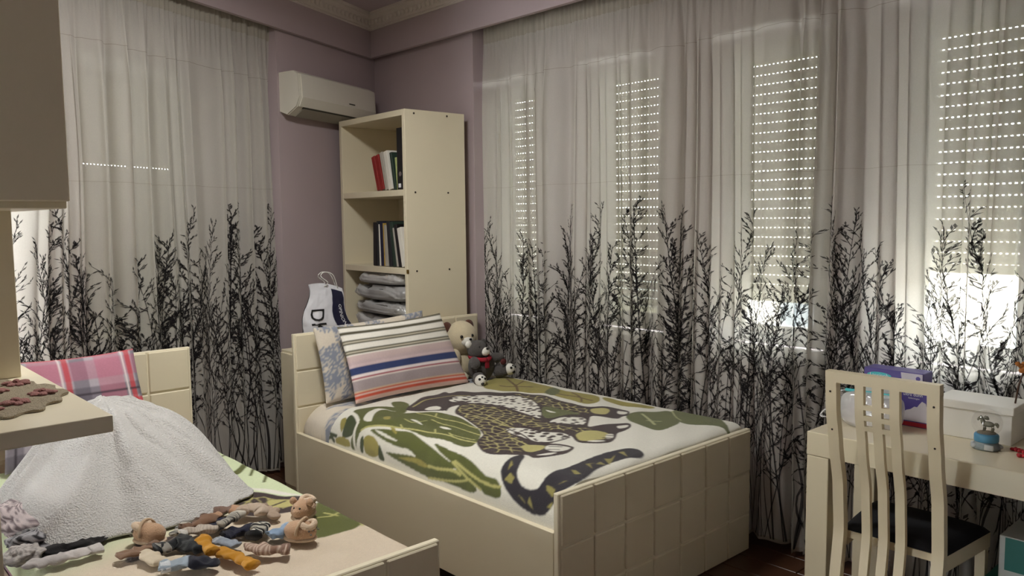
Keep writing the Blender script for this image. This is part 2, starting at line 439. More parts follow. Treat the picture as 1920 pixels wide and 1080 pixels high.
# bulkhead and crown: one mitred sweep round the corner
def sweep(profile):
    """profile points (d out from the bulkhead plane, z)"""
    m = MB(); n = len(profile); rows = []
    for d, z in profile:
        q0 = pa(-3.75, d, z); qc = (-4.81 + 1.5526 * d, 3.12 - d, z); q1 = (FX1, 3.12 - d, z)
        rows.append((q0, qc, q1))
    v = [r[i] for i in range(3) for r in rows]
    f = [(i * n + j, i * n + (j + 1) % n, (i + 1) * n + (j + 1) % n, (i + 1) * n + j) for i in range(2) for j in range(n)]
    return m.add(v, f + [tuple(range(n))[::-1], tuple(2 * n + j for j in range(n))])
o = build('trim_1', sweep([(-.03, 2.619), (0, 2.619), (0, CEIL), (-.03, CEIL)]), 'wall_paint')
tag(o, 'lavender curtain bulkhead running below the crown moulding', 'bulkhead', kind='structure')
crown = build('trim_2', sweep([(0, 2.80), (.006, 2.80), (.008, 2.812), (.014, 2.816), (.02, 2.83), (.034, 2.856), (.046, 2.868), (.05, 2.88), (.062, 2.884), (.066, 2.9), (0, 2.9)]), 'plaster')
tag(crown, 'white plaster crown moulding with egg pattern at the ceiling', 'moulding', kind='structure')
egg = MB().ball((0, 0, 0), (.011, .017, .02), 10, 8).mesh('egg', True); egg.materials.append(MATS['plaster'])
bead = MB().ball((0, 0, 0), (.005, .005, .005), 8, 6).mesh('bead', True); bead.materials.append(MATS['plaster'])
for i in range(46):                                             # along the window wall
    x = -4.81 + 1.5526 * .03 + .03 + i * .045
    inst('egg', egg, crown, (x, 3.12 - .03, 2.843), math.pi / 2)
for i in range(46):
    q = pa(-.05 - i * .045, .03, 2.843); inst('egg', egg, crown, q, ROTA + math.pi / 2)
bm_ = MB()
for i in range(170):
    q = (-4.79 + i * .012, 3.12 - .011, 2.811); bm_.ball(q, .0045, 6, 4)
    q = pa(-.01 - i * .012, .011, 2.811); bm_.ball(q, .0045, 6, 4)
build('bead_row', bm_, 'plaster', crown, True, kind='stuff')

# unseen ceiling lamp added to brighten the room, above the picture's top edge
ADDED_LAMP = (-2.62, 1.45)
t = thing('added_ceiling_lamp', 'added round white fill lamp on the ceiling above the space between the beds', 'lamp', (ADDED_LAMP[0], ADDED_LAMP[1], CEIL - .075))
m = MB(); m.lathe([(.0001, .012), (.24, .012), (.25, .02), (.25, .074), (.0001, .074)], 48, (ADDED_LAMP[0], ADDED_LAMP[1], CEIL - .075)); build('housing', m, 'ac_white', t, True, sharp=40)
m = MB(); m.lathe([(.0001, 0), (.15, .002), (.225, .009), (.236, .0125)], 48, (ADDED_LAMP[0], ADDED_LAMP[1], CEIL - .075)); build('diffuser', m, 'added_lamp_glow', t, True)
ld = bpy.data.lights.new('added_fill_light', 'AREA'); ld.shape = 'DISK'; ld.size = .46; ld.energy = 17; ld.color = (1, .985, .94)  # area light added to fill the beds and walls
lo = bpy.data.objects.new('added_fill_light', ld); COL.objects.link(lo); lo.location = (0, 0, -.004); lo.parent = t

# ------------------------------------------------------------------ sheer curtains
def curtain(name, label, origin, tdir, ndir, L, ztop, zhem, seed, push=None):
    rs = random.Random(seed); O = Vector(origin); T = Vector(tdir); N = Vector(ndir)
    ph = [rs.uniform(0, 6.28) for _ in range(8)]
    def phi(s): return 2 * math.pi * s / .118 + 1.5 * math.sin(2 * math.pi * s / .57 + ph[0]) + 1.1 * math.sin(2 * math.pi * s / .33 + ph[1])
    def off(s, z):
        top = sm((ztop - .05 - z) / .55)
        p = phi(s + .012 * math.sin(z * 1.7 + 9 * s))
        fold = math.sin(p) + .40 * math.sin(2 * p + .6) + .3 * math.sin(.37 * p + ph[2])
        amp = .038 * (.7 + .45 * math.sin(2 * math.pi * s / .8 + ph[3]))
        gath = math.sin(2 * math.pi * s / .031 + ph[4] + 1.2 * math.sin(s * 17)) * .009 * (1 - sm((ztop - z) / .34))
        lo = 1 + .25 * sm((1.0 - z) / 1.0)
        r = amp * lo * (.25 + .75 * top) * fold + gath
        if push: r -= push(s, z)
        return r
    def lat(s, z):
        top = sm((ztop - .05 - z) / .55); p = phi(s + .012 * math.sin(z * 1.7 + 9 * s))
        edge = min(1, s / .06, (L - s) / .06)
        return s + .0105 * top * max(0, edge) * math.sin(2 * p + .5)
    def P(s, z, e=0.0):
        if e:
            dy, dx = off(s + .003, z) - off(s - .003, z), lat(s + .003, z) - lat(s - .003, z)
            n = (N * dx - T * dy).normalized()
            q = O + T * lat(s, z) + N * off(s, z) + n * e
        else: q = O + T * lat(s, z) + N * off(s, z)
        zz = z
        if z < zhem + .03: zz = z + .012 * math.sin(phi(s) * .5 + 1)
        return (q.x, q.y, zz)
    t = thing(name, label, 'curtain', tuple(O + Vector((0, 0, zhem))))
    nu = int(L / .0062); zs = []
    z = zhem
    while z < ztop: zs.append(z); z += (.05 if z < ztop - .5 else .03)
    zs.append(ztop)
    m = MB(); m.v = [P(i * L / nu, z) for z in zs for i in range(nu + 1)]
    m.f = [(j * (nu + 1) + i, j * (nu + 1) + i + 1, (j + 1) * (nu + 1) + i + 1, (j + 1) * (nu + 1) + i) for j in range(len(zs) - 1) for i in range(nu)]
    build('fabric', m, 'voile', t, True)
    def band(z0, z1, e, mat, nm, wig=0):
        m = MB()
        m.v = [P(i * L / nu, zz + wig * math.sin(i * .11 + 3 * math.sin(i * .017)), e) for zz in (z0, z1) for i in range(nu + 1)]
        m.f = [(i, i + 1, nu + 2 + i, nu + 1 + i) for i in range(nu)]
        build(nm, m, mat, t, True)
    band(ztop - .11, ztop - .012, .003, 'voile_tape', 'heading_tape')
    band(2.3225, 2.3245, .002, 'seam_thread', 'seam', .004)
    band(1.69, 1.6912, .002, 'seam_thread', 'seam', .002)
    band(zhem + .001, zhem + .02, .0015, 'voile_tape', 'hem')
    # printed reeds: stems, twigs and seed dashes following the folds
    ink = MB()
    def stroke(pts, w0, w1):
        n = len(pts)
        for i, (a, b) in enumerate(pts):
            j0, j1 = max(0, i - 1), min(n - 1, i + 1)
            dx, dz = pts[j1][0] - pts[j0][0], pts[j1][1] - pts[j0][1]; l = math.hypot(dx, dz) or 1
            wd = (w0 + (w1 - w0) * i / max(1, n - 1)) / 2
            ink.v.append(P(a - dz / l * wd, b + dx / l * wd, .0028)); ink.v.append(P(a + dz / l * wd, b - dx / l * wd, .0028))
        k = len(ink.v) - 2 * n
        ink.f.extend([(k + 2 * i, k + 2 * i + 1, k + 2 * i + 3, k + 2 * i + 2) for i in range(n - 1)])
    def seed_dash(s, z, ang, l, wd):
        dx, dz = math.sin(ang) * l / 2, math.cos(ang) * l / 2; px, pz = math.cos(ang) * wd / 2, -math.sin(ang) * wd / 2
        k = len(ink.v)
        for a, b in ((s - dx, z - dz), (s + px, z + pz), (s + dx, z + dz), (s - px, z - pz)): ink.v.append(P(a, max(zhem + .005, b), .003))
        ink.f.append((k, k + 1, k + 2, k + 3))
    def clampS(s): return max(.004, min(L - .004, s))
    def twig(s, z, ang, ln, seeds):
        n = max(2, int(ln / .03)); pts = [(clampS(s), z)]; a = ang
        for i in range(n):
            a += rs.uniform(-.16, .2) * (1 if ang > 0 else -1)
            s2 = pts[-1][0] + math.sin(a) * ln / n; z2 = pts[-1][1] + math.cos(a) * ln / n
            pts.append((clampS(s2), z2))
        stroke(pts, .0026, .0016)
        d = .012
        while d < ln:
            f = d / ln * n; i = min(int(f), n - 1); u = f - i
            q = (pts[i][0] * (1 - u) + pts[i + 1][0] * u, pts[i][1] * (1 - u) + pts[i + 1][1] * u)
            aa = math.atan2(pts[i + 1][0] - pts[i][0], pts[i + 1][1] - pts[i][1])
            if rs.random() < seeds:
                sd = rs.choice((-1, 1)); b = aa + sd * rs.uniform(.1, .5); l = rs.uniform(.013, .027)
                seed_dash(clampS(q[0] + math.sin(b) * l * .55), q[1] + math.cos(b) * l * .55, b, l, rs.uniform(.0040, .0064))
            d += rs.uniform(.008, .013)
    def stalk(s0, h, kind):
        lean = rs.uniform(-.10, .10) * h; bend = rs.uniform(-.05, .05)
        n = 12
        def c(t): return (clampS(s0 + lean * t * t + bend * math.sin(t * 3.1)), zhem + .012 + (h - zhem - .012) * t)
        stroke([c(i / n) for i in range(n + 1)], rs.uniform(.0022, .0062), .0016)
        if kind == 0: return
        if kind == 2:                                   # tall plume: long feathery head over a twiggy stem
            t = .46
            while t < 1:
                q = c(t); u = (t - .46) / .54
                twig(q[0], q[1], rs.choice((-1, 1)) * rs.uniform(.12, .5), rs.uniform(.09, .24) * (1.08 - .82 * u), .95); t += rs.uniform(.009, .018)
        t = .27
        while t < (.5 if kind == 2 else 1.0):
            q = c(t); sg = rs.choice((-1, 1))
            twig(q[0], q[1], sg * rs.uniform(.2, .75), rs.uniform(.06, .17) * (1.05 - .5 * t), .8 if t > .4 else .4); t += rs.uniform(.022, .045)
    s = .03
    while s < L - .02:                                  # tall plumes
        stalk(s, rs.uniform(1.33, 1.60), 2); s += rs.uniform(.075, .15)
    s = .01
    while s < L - .01:
        stalk(s, rs.uniform(.85, 1.32), 1); s += rs.uniform(.022, .05)
    s = .01
    while s < L - .01:
        stalk(s, rs.uniform(.45, 1.05), 0); s += rs.uniform(.016, .034)
    build('printed_reeds', ink, 'print_ink', t, False, kind='stuff')
    return t
curtain('sheer_curtain', 'wide sheer curtain with dark reed print across the row of windows', (-3.765, 3.248, 0), (1, 0, 0), (0, -1, 0), 3.75, 2.665, .03, 3)
def pushA(s, z):                                        # headboard corner presses the cloth back
    return .20 * sm((s - 1.1) / .75) * sm((1.95 - z) / 1.05)
q = pa(-.93, -.085, 0)
curtain('sheer_curtain', 'sheer curtain with dark reed print beside the air conditioner', q, tuple(-TA), tuple(NA), 2.75, 2.665, .03, 5, pushA)

# ---- flat print outlines on the two blankets, millimetres in the room plan
PRINT2=[
 ('olive',[(-3395, 2885), (-3456, 2984), (-3515, 3108), (-3331, 3125), (-3107, 3104), (-2876, 3083), (-2728, 3120), (-2624, 3008), (-2665, 2925), (-2873, 2962), (-2989, 2963), (-3083, 2892), (-3218, 2845), (-3298, 2824)]),
 ('sage',[(-2989, 2963), (-3060, 3105), (-2965, 3086), (-2892, 2946)]),
 ('olive',[(-2710, 3112), (-2512, 3102), (-2347, 3125), (-2383, 3050), (-2611, 3028)]),
 ('sage',[(-2367, 2889), (-2386, 2959), (-2320, 3041), (-2273, 3118), (-2168, 3017), (-2097, 2954), (-2078, 2779), (-2196, 2800), (-2290, 2828)]),
 ('sage',[(-2273, 3118), (-2261, 3274), (-2165, 3278), (-1983, 3115), (-1866, 3012), (-1932, 3036), (-2016, 2993), (-2097, 2954), (-2171, 3015)]),
 ('green',[(-3227, 2049), (-3310, 2129), (-3318, 2186), (-3227, 2188), (-3175, 2196), (-3154, 2265), (-3089, 2316), (-3019, 2348), (-2893, 2327), (-2758, 2294), (-2622, 2227), (-2527, 2112), (-2507, 2068), (-2550, 2053), (-2638, 2060), (-2718, 2051), (-2807, 2041), (-2899, 2048), (-2975, 2049), (-3076, 2033), (-3148, 2018), (-3177, 2005)]),
 ('green',[(-3428, 2286), (-3399, 2346), (-3301, 2325), (-3199, 2233), (-3170, 2193), (-3279, 2223)]),
 ('green',[(-3411, 2047), (-3415, 2096), (-3391, 2156), (-3351, 2233), (-3268, 2248), (-3161, 2186), (-3233, 2192), (-3322, 2188), (-3355, 2159), (-3319, 2085), (-3279, 2028), (-3241, 2018), (-3196, 2040), (-3148, 2018), (-3193, 1994), (-3222, 1969), (-3220, 1926), (-3212, 1887), (-3196, 1872), (-3253, 1872), (-3267, 1906), (-3271, 1937), (-3264, 1972), (-3291, 2012), (-3349, 2039)]),
 ('green',[(-3177, 1988), (-3069, 2013), (-2985, 2030), (-2910, 2044), (-2832, 2028), (-2736, 2013), (-2632, 1986), (-2527, 1965), (-2490, 1948), (-2588, 1926), (-2660, 1921), (-2731, 1938), (-2764, 1940), (-2818, 1958), (-2905, 1954), (-3011, 1958), (-3115, 1974)]),
 ('green',[(-2716, 2023), (-2627, 2018), (-2514, 2013), (-2428, 1996), (-2355, 1973), (-2305, 1958), (-2259, 1965), (-2220, 1944), (-2198, 1912), (-2213, 1894), (-2287, 1890), (-2318, 1907), (-2411, 1924), (-2492, 1946), (-2558, 1968), (-2637, 1991)]),
 ('green',[(-2990, 1915), (-2901, 1924), (-2764, 1940), (-2731, 1938), (-2660, 1921), (-2557, 1935), (-2492, 1946), (-2411, 1924), (-2329, 1901), (-2363, 1877), (-2501, 1885), (-2646, 1875), (-2764, 1886), (-2846, 1894), (-2934, 1904)]),
 ('olive',[(-2901, 1906), (-2804, 1927), (-2739, 1938), (-2660, 1921), (-2628, 1917), (-2686, 1910), (-2773, 1913)]),
 ('dgreen',[(-3367, 1962), (-3389, 1995), (-3396, 2034), (-3338, 2032), (-3302, 2009), (-3279, 1968), (-3267, 1932), (-3322, 1909), (-3355, 1915)]),
 ('olive',[(-3429, 1986), (-3402, 2013), (-3377, 1984), (-3365, 1957), (-3364, 1921)]),
 ('olive',[(-3406, 1892), (-3360, 1914), (-3278, 1909), (-3258, 1876), (-3392, 1869)]),
 ('olive',[(-3177, 1940), (-3157, 1960), (-3114, 1964), (-3049, 1939), (-3010, 1899), (-3057, 1872), (-3126, 1874), (-3150, 1899)]),
 ('dgreen',[(-3045, 1940), (-3001, 1910), (-2965, 1874), (-3017, 1872), (-3033, 1903)]),
 ('dgreen',[(-3198, 1929), (-3188, 1953), (-3158, 1918), (-3148, 1872), (-3172, 1874)]),
 ('white',[(-3082, 2162), (-3019, 2167), (-2917, 2127), (-2976, 2136)]),
 ('white',[(-2871, 2176), (-2837, 2187), (-2755, 2168), (-2799, 2151)]),
 ('white',[(-3151, 1999), (-3044, 1992), (-2910, 1978), (-2990, 1973), (-3086, 1981)]),
 ('white',[(-2919, 2048), (-2847, 2040), (-2745, 2022), (-2637, 1991), (-2524, 1966), (-2583, 1972), (-2728, 2006), (-2832, 2028)]),
 ('olive',[(-3203, 2096), (-3183, 2124), (-3122, 2086), (-3151, 2067)]),
 ('olive',[(-3081, 2043), (-3040, 2046), (-2966, 2011), (-2994, 2009)]),
 ('dark',[(-3238, 2255), (-3311, 2350), (-3382, 2458), (-3380, 2559), (-3416, 2639), (-3344, 2613), (-3359, 2691), (-3249, 2762), (-3135, 2846), (-3032, 2900), (-2944, 2928), (-2831, 2907), (-2707, 2890), (-2615, 2903), (-2546, 2958), (-2470, 2984), (-2403, 2972), (-2362, 2910), (-2377, 2881), (-2360, 2833), (-2411, 2801), (-2490, 2782), (-2424, 2700), (-2377, 2638), (-2352, 2627), (-2330, 2742), (-2289, 2802), (-2252, 2794), (-2214, 2741), (-2204, 2680), (-2211, 2645), (-2160, 2576), (-2136, 2515), (-2163, 2449), (-2237, 2419), (-2328, 2477), (-2313, 2445), (-2297, 2342), (-2309, 2317), (-2255, 2360), (-2198, 2367), (-2162, 2292), (-2163, 2242), (-2177, 2184), (-2211, 2139), (-2267, 2158), (-2278, 2134), (-2329, 2083), (-2389, 2060), (-2442, 2064), (-2519, 2105), (-2558, 2146), (-2594, 2206), (-2627, 2230), (-2732, 2289), (-2854, 2329), (-2987, 2367), (-3049, 2412), (-3121, 2508), (-3109, 2428), (-3063, 2371), (-3147, 2293), (-3214, 2234)]),
 ('voro',[(-3031, 2411), (-3110, 2507), (-3078, 2547), (-3009, 2574), (-2932, 2591), (-2801, 2591), (-2643, 2559), (-2574, 2558), (-2485, 2552), (-2409, 2563), (-2361, 2604), (-2338, 2646), (-2309, 2572), (-2364, 2507), (-2470, 2455), (-2579, 2448), (-2646, 2415), (-2622, 2363), (-2536, 2315), (-2447, 2277), (-2354, 2249), (-2300, 2154), (-2373, 2080), (-2449, 2077), (-2512, 2111), (-2577, 2194), (-2628, 2242), (-2736, 2301), (-2868, 2341)]),
 ('voro',[(-3109, 2841), (-3011, 2879), (-2924, 2907), (-2811, 2887), (-2689, 2871), (-2597, 2884), (-2514, 2809), (-2601, 2778), (-2699, 2772), (-2806, 2762), (-2958, 2829)]),
 ('khaki',[(-2585, 2879), (-2525, 2933), (-2482, 2922), (-2437, 2831), (-2505, 2817)]),
 ('khaki',[(-2327, 2500), (-2336, 2576), (-2273, 2607), (-2214, 2606), (-2179, 2532), (-2215, 2459), (-2255, 2446)]),
 ('khaki',[(-2371, 2221), (-2345, 2270), (-2298, 2290), (-2264, 2249), (-2276, 2188), (-2312, 2179)]),
 ('spots',[(-3225, 2506), (-3269, 2601), (-3204, 2688), (-3100, 2777), (-3004, 2845), (-2873, 2792), (-2730, 2692), (-2616, 2583), (-2663, 2578), (-2788, 2613), (-2885, 2617), (-2985, 2622), (-3054, 2595), (-3102, 2551), (-3188, 2578), (-3177, 2511)]),
 ('spots',[(-2622, 2363), (-2570, 2408), (-2433, 2433), (-2343, 2479), (-2312, 2437), (-2307, 2353), (-2361, 2307), (-2461, 2305), (-2568, 2328)]),
 ('spots',[(-2562, 2571), (-2576, 2653), (-2536, 2707), (-2479, 2743), (-2398, 2649), (-2442, 2607), (-2508, 2575)]),
 ('sage',[(-2772, 2740), (-2750, 2779), (-2641, 2775), (-2530, 2784), (-2585, 2715), (-2602, 2603), (-2664, 2635)]),
 ('white',[(-2725, 2713), (-2696, 2724), (-2641, 2716), (-2677, 2696)]),
 ('white',[(-3172, 2316), (-3193, 2367), (-3169, 2397), (-3129, 2391), (-3097, 2358), (-3138, 2318)]),
 ('white',[(-2294, 2294), (-2256, 2331), (-2205, 2354), (-2188, 2297), (-2207, 2243), (-2264, 2249)]),
 ('white',[(-2238, 2166), (-2221, 2206), (-2188, 2260), (-2188, 2202)]),
 ('white',[(-2292, 2734), (-2257, 2781), (-2232, 2745), (-2249, 2700)]),
 ('white',[(-2230, 2591), (-2211, 2623), (-2168, 2568), (-2179, 2532)]),
 ('white',[(-2465, 2949), (-2406, 2959), (-2386, 2921), (-2420, 2896)]),
 ('white',[(-2223, 2451), (-2200, 2490), (-2159, 2525), (-2174, 2469)]),
 ('tail',[(-2289, 2129), (-2274, 2044), (-2260, 1997), (-2217, 1957), (-2160, 1922), (-2095, 1897), (-2025, 1885), (-1964, 1894), (-1939, 1940), (-1936, 1969), (-1940, 1989), (-1909, 2034), (-1907, 2102), (-1937, 2192), (-1956, 2302), (-1947, 2384), (-1917, 2433), (-1927, 2475), (-1981, 2506), (-2031, 2487), (-2054, 2417), (-2048, 2295), (-2037, 2174), (-2038, 2090), (-2039, 2027), (-2033, 1978), (-2070, 1962), (-2123, 1969), (-2176, 2007), (-2203, 2055), (-2264, 2148)]),
]
LINES2=[
 ('brown',12,[(-3293, 2934), (-3181, 2984), (-3136, 3024)]),
 ('brown',10,[(-3407, 3084), (-3229, 2993), (-3109, 2893)]),
 ('brown',8,[(-3229, 2993), (-3287, 3108)]),
 ('brown',10,[(-2923, 3013), (-2790, 3015), (-2686, 3018)]),
 ('brown',8,[(-2882, 3077), (-2761, 3018), (-2704, 2956)]),
 ('pale',10,[(-2327, 2966), (-2239, 2912), (-2174, 2862)]),
 ('pale',7,[(-2241, 2892), (-2187, 2924)]),
 ('pale',5,[(-2261, 3109), (-2179, 3027), (-2128, 2998)]),
 ('lime',9,[(-3222, 1969), (-3203, 1995), (-3148, 2018), (-3076, 2033), (-2983, 2055), (-2882, 2067), (-2781, 2089), (-2678, 2104), (-2537, 2114)]),
 ('lime',6,[(-2983, 2055), (-3027, 2075)]),
 ('lime',6,[(-2781, 2089), (-2838, 2132)]),
 ('lime',6,[(-2678, 2104), (-2728, 2126)]),
 ('lime',7,[(-3149, 2256), (-3007, 2260), (-2907, 2273), (-2791, 2276), (-2681, 2267)]),
 ('lime',5,[(-3007, 2260), (-3059, 2310)]),
 ('lime',6,[(-2978, 2219), (-2824, 2208), (-2713, 2212), (-2601, 2199)]),
 ('lime',5,[(-2711, 2119), (-2620, 2135), (-2571, 2137)]),
 ('lime',5,[(-3089, 2142), (-2994, 2125), (-2981, 2190)]),
 ('lime',9,[(-2660, 1921), (-2601, 1922), (-2503, 1941), (-2455, 1931)]),
 ('lime',7,[(-2646, 1875), (-2538, 1889), (-2438, 1908), (-2392, 1927)]),
 ('lime',7,[(-2531, 1970), (-2413, 1928), (-2317, 1905)]),
 ('lime',8,[(-2522, 1977), (-2426, 1951), (-2329, 1934), (-2239, 1933), (-2218, 1940)]),
 ('white',12,[(-3285, 1999), (-3270, 1959), (-3245, 1916), (-3221, 1883), (-3200, 1870)]),
 ('white',14,[(-3299, 2011), (-3355, 2037), (-3404, 2046)]),
 ('dgreen',12,[(-3481, 1910), (-3442, 1904), (-3401, 1906)]),
 ('dgreen',12,[(-3476, 1880), (-3438, 1894), (-3413, 1878)]),
 ('dark',7,[(-2631, 2370), (-2496, 2339), (-2365, 2289), (-2304, 2334), (-2309, 2449)]),
 ('dark',6,[(-3180, 2326), (-3212, 2397), (-3145, 2411), (-3069, 2376)]),
 ('khaki',5,[(-2881, 2415), (-2722, 2389), (-2593, 2390)]),
 ('khaki',5,[(-2882, 2465), (-2757, 2420), (-2646, 2400)]),
 ('khaki',6,[(-2292, 2284), (-2319, 2245), (-2398, 2246), (-2485, 2268)]),
 ('dark',6,[(-2273, 2288), (-2236, 2325)]),
 ('dark',6,[(-2246, 2253), (-2212, 2285)]),
 ('dark',6,[(-2217, 2576), (-2193, 2599)]),
 ('dark',6,[(-2199, 2538), (-2172, 2565)]),
 ('khaki',6,[(-3245, 2302), (-3336, 2441), (-3308, 2546), (-3242, 2666)]),
]
TAILK=[
 [(-2263, 2070), (-2228, 2012), (-2229, 2043)],
 [(-2207, 2005), (-2214, 1968), (-2169, 1964), (-2174, 1991)],
 [(-2123, 1936), (-2058, 1909), (-2093, 1929)],
 [(-2058, 1942), (-2022, 1901), (-2061, 1918)],
 [(-2012, 2003), (-1964, 1999), (-1953, 1965), (-1997, 1983)],
 [(-1970, 2016), (-1942, 2058), (-1960, 2041)],
 [(-2007, 2135), (-1958, 2102), (-1941, 2118), (-1984, 2137)],
 [(-2010, 2217), (-1949, 2191), (-1997, 2230), (-1996, 2252)],
 [(-1982, 2244), (-1954, 2271), (-1994, 2286)],
 [(-2010, 2327), (-1944, 2281), (-2010, 2396), (-1992, 2344)],
 [(-2019, 2423), (-1956, 2402), (-2009, 2443)],
 [(-1966, 1928), (-1945, 1925), (-1945, 1952)],
]
PRINT1=[
 ('paleg',[(-3713, 1222), (-3936, 1519), (-3350, 1494), (-2820, 1470), (-2469, 1311), (-2518, 1261), (-2867, 1224), (-3098, 1216), (-3301, 1134)]),
 ('white',[(-2817, 1232), (-2740, 1269), (-2637, 1323), (-2537, 1348), (-2623, 1503), (-2441, 1321), (-2578, 1333), (-2635, 1295), (-2699, 1250)]),
 ('paleg',[(-2959, 1485), (-2906, 1516), (-2656, 1552), (-2539, 1550), (-2623, 1503), (-2769, 1500)]),
 ('green',[(-3147, 1204), (-3131, 1257), (-3050, 1277), (-3048, 1249), (-3107, 1220)]),
 ('green',[(-3018, 1263), (-3062, 1321), (-3327, 1508), (-3252, 1538), (-3231, 1475), (-2955, 1273)]),
 ('green',[(-3342, 1304), (-3712, 1481), (-3754, 1534), (-3683, 1495), (-3322, 1324), (-3105, 1295), (-3176, 1286), (-3276, 1289)]),
 ('green',[(-3208, 1517), (-3179, 1521), (-2986, 1470), (-3033, 1470)]),
 ('dark',[(-3242, 1144), (-3216, 1188), (-3148, 1209), (-3064, 1256), (-3006, 1263), (-2931, 1247), (-2842, 1228), (-2747, 1221), (-2683, 1242), (-2622, 1289), (-2578, 1333), (-2519, 1344), (-2481, 1332), (-2463, 1308), (-2447, 1225), (-2488, 1149), (-2551, 1084), (-2688, 1087), (-2856, 1069), (-3113, 1107)]),
 ('voro',[(-3065, 1203), (-3005, 1252), (-2904, 1230), (-2799, 1209), (-2706, 1212), (-2626, 1245), (-2580, 1273), (-2494, 1249), (-2511, 1160), (-2586, 1100), (-2707, 1105), (-2840, 1126)]),
 ('khaki',[(-2627, 1225), (-2603, 1269), (-2550, 1303), (-2498, 1281), (-2510, 1232), (-2564, 1195)]),
 ('green',[(-2439, 1305), (-2628, 1478), (-2546, 1543), (-2473, 1555), (-2357, 1547), (-2230, 1530), (-2291, 1492), (-2168, 1312), (-2181, 1271), (-2185, 1202), (-2191, 1173), (-2260, 1202)]),
 ('dark',[(-2573, 772), (-2529, 818), (-2537, 886), (-2505, 857), (-2480, 781), (-2481, 724)]),
 ('dark',[(-2485, 707), (-2439, 768), (-2414, 740), (-2401, 688)]),
]
LINES1=[
 ('green',9,[(-3343, 1208), (-3394, 1279), (-3377, 1341)]),
 ('green',9,[(-3427, 1246), (-3476, 1311), (-3768, 1504)]),
 ('green',9,[(-3224, 1212), (-3275, 1277), (-3246, 1333), (-3446, 1494)]),
 ('green',8,[(-3672, 1490), (-3621, 1526)]),
 ('green',9,[(-2922, 1301), (-3217, 1481), (-3197, 1520)]),
 ('green',9,[(-2818, 1307), (-3089, 1473), (-3053, 1522)]),
 ('dark',10,[(-3143, 1123), (-3126, 1201), (-3053, 1251)]),
 ('dark',9,[(-2740, 1218), (-2638, 1271), (-2552, 1330)]),
 ('khaki',6,[(-2583, 1194), (-2594, 1239), (-2583, 1269)]),
 ('dark',8,[(-2563, 1214), (-2574, 1269)]),
 ('lime',6,[(-2347, 1259), (-2315, 1326), (-2464, 1492), (-2468, 1545)]),
 ('lime',6,[(-2464, 1492), (-2176, 1336)]),
 ('lime',6,[(-2368, 1306), (-2315, 1326)]),
]

# ------------------------------------------------------------------ beds
def bed(label, x0, x1, y0, y1):
    t = thing('bed', label, 'bed', ((x0 + x1) / 2, (y0 + y1) / 2, 0), 0)
    def board(nm, xa, xb, ztop, outer):
        """panel faced with square tiles; outer = +1 tiles on the +x side, -1 both the inner face"""
        core = build(nm, MB().rbox(xa, xb, y0, y1, 0, ztop, .003, 1), 'cream_edge', t)
        n = 7 if y1 - y0 > 1.1 else 5
        wd = (y1 - y0 - .012) / n; th = .19
        rows = int(math.ceil(ztop / th))
        for j in range(rows):
            z1 = ztop - .006 - j * th; z0 = max(.004, z1 - th + .0085)
            me = MB().rbox(-.004, .0075, .0042, wd - .0042, 0, z1 - z0, .004, 1).mesh('tile'); me.materials.append(MATS['cream_lacquer'])
            for i in range(n):
                yy = y0 + .006 + i * wd
                loc = ((xb if outer > 0 else xb) - XF[t][0].x, yy - XF[t][0].y, z0)
                inst('tile', me, core, loc)
        return core
    board('headboard', x0 - .022, x0, .924, 1)
    board('footboard', x1 - .03, x1 - .006, .555, 1)
    for ya, yb in ((y0, y0 + .022), (y1 - .022, y1)):
        build('side_rail', MB().rbox(x0, x1 - .03, ya, yb, .075, .412, .002, 1), 'cream_lacquer', t)
    build('slat_base', MB().box(x0, x1 - .03, y0 + .022, y1 - .022, .17, .2), 'cream_edge', t)
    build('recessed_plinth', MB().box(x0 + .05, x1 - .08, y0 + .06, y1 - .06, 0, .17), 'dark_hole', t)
    return t
bed('wide cream bed with tiled boards standing along the windows', -3.757, -1.868, 1.928, 3.166)
bed('cream bed with tiled headboard heaped with baby clothes', -3.742, -1.842, .45, 1.397)

# ---- painting flat prints onto cloth: point-in-polygon over the cloth's own plan
PAL = {k: np.array(lin(v)) for k, v in dict(white=(232, 230, 218), olive=(158, 148, 74), sage=(102, 108, 66), green=(90, 96, 42), dgreen=(58, 70, 32), lime=(188, 184, 116), pale=(186, 188, 140),
       dark=(62, 48, 48), brown=(104, 80, 44), khaki=(188, 180, 116), tailk=(150, 142, 82), tail=(44, 40, 48), paleg=(214, 226, 186), cream=(216, 200, 178)).items()}
def inside(X, Y, poly):
    r = np.zeros(X.shape, bool); n = len(poly); j = n - 1
    for i in range(n):
        xi, yi = poly[i]; xj, yj = poly[j]
        c = ((yi > Y) != (yj > Y)) & (X < (xj - xi) * (Y - yi) / ((yj - yi) if yj != yi else 1e-9) + xi)
        r ^= c; j = i
    return r
def voronoi(X, Y, cell, seed):
    rg = np.random.default_rng(seed)
    gx = np.floor(X / cell).astype(int); gy = np.floor(Y / cell).astype(int)
    x0, y0 = gx.min() - 1, gy.min() - 1; W, H_ = gx.max() - x0 + 2, gy.max() - y0 + 2
    jx = rg.uniform(.1, .9, (W, H_)); jy = rg.uniform(.1, .9, (W, H_))
    d1 = np.full(X.shape, 1e9); d2 = np.full(X.shape, 1e9); rid = np.zeros(X.shape)
    rr = rg.uniform(0, 1, (W, H_))
    for a in (-1, 0, 1):
        for b in (-1, 0, 1):
            ix, iy = np.clip(gx - x0 + a, 0, W - 1), np.clip(gy - y0 + b, 0, H_ - 1)
            d = np.hypot((gx + a + jx[ix, iy]) * cell - X, (gy + b + jy[ix, iy]) * cell - Y)
            n = d < d1; d2 = np.where(n, d1, np.minimum(d2, d)); rid = np.where(n, rr[ix, iy], rid); d1 = np.where(n, d, d1)
    return d1, d2, rid
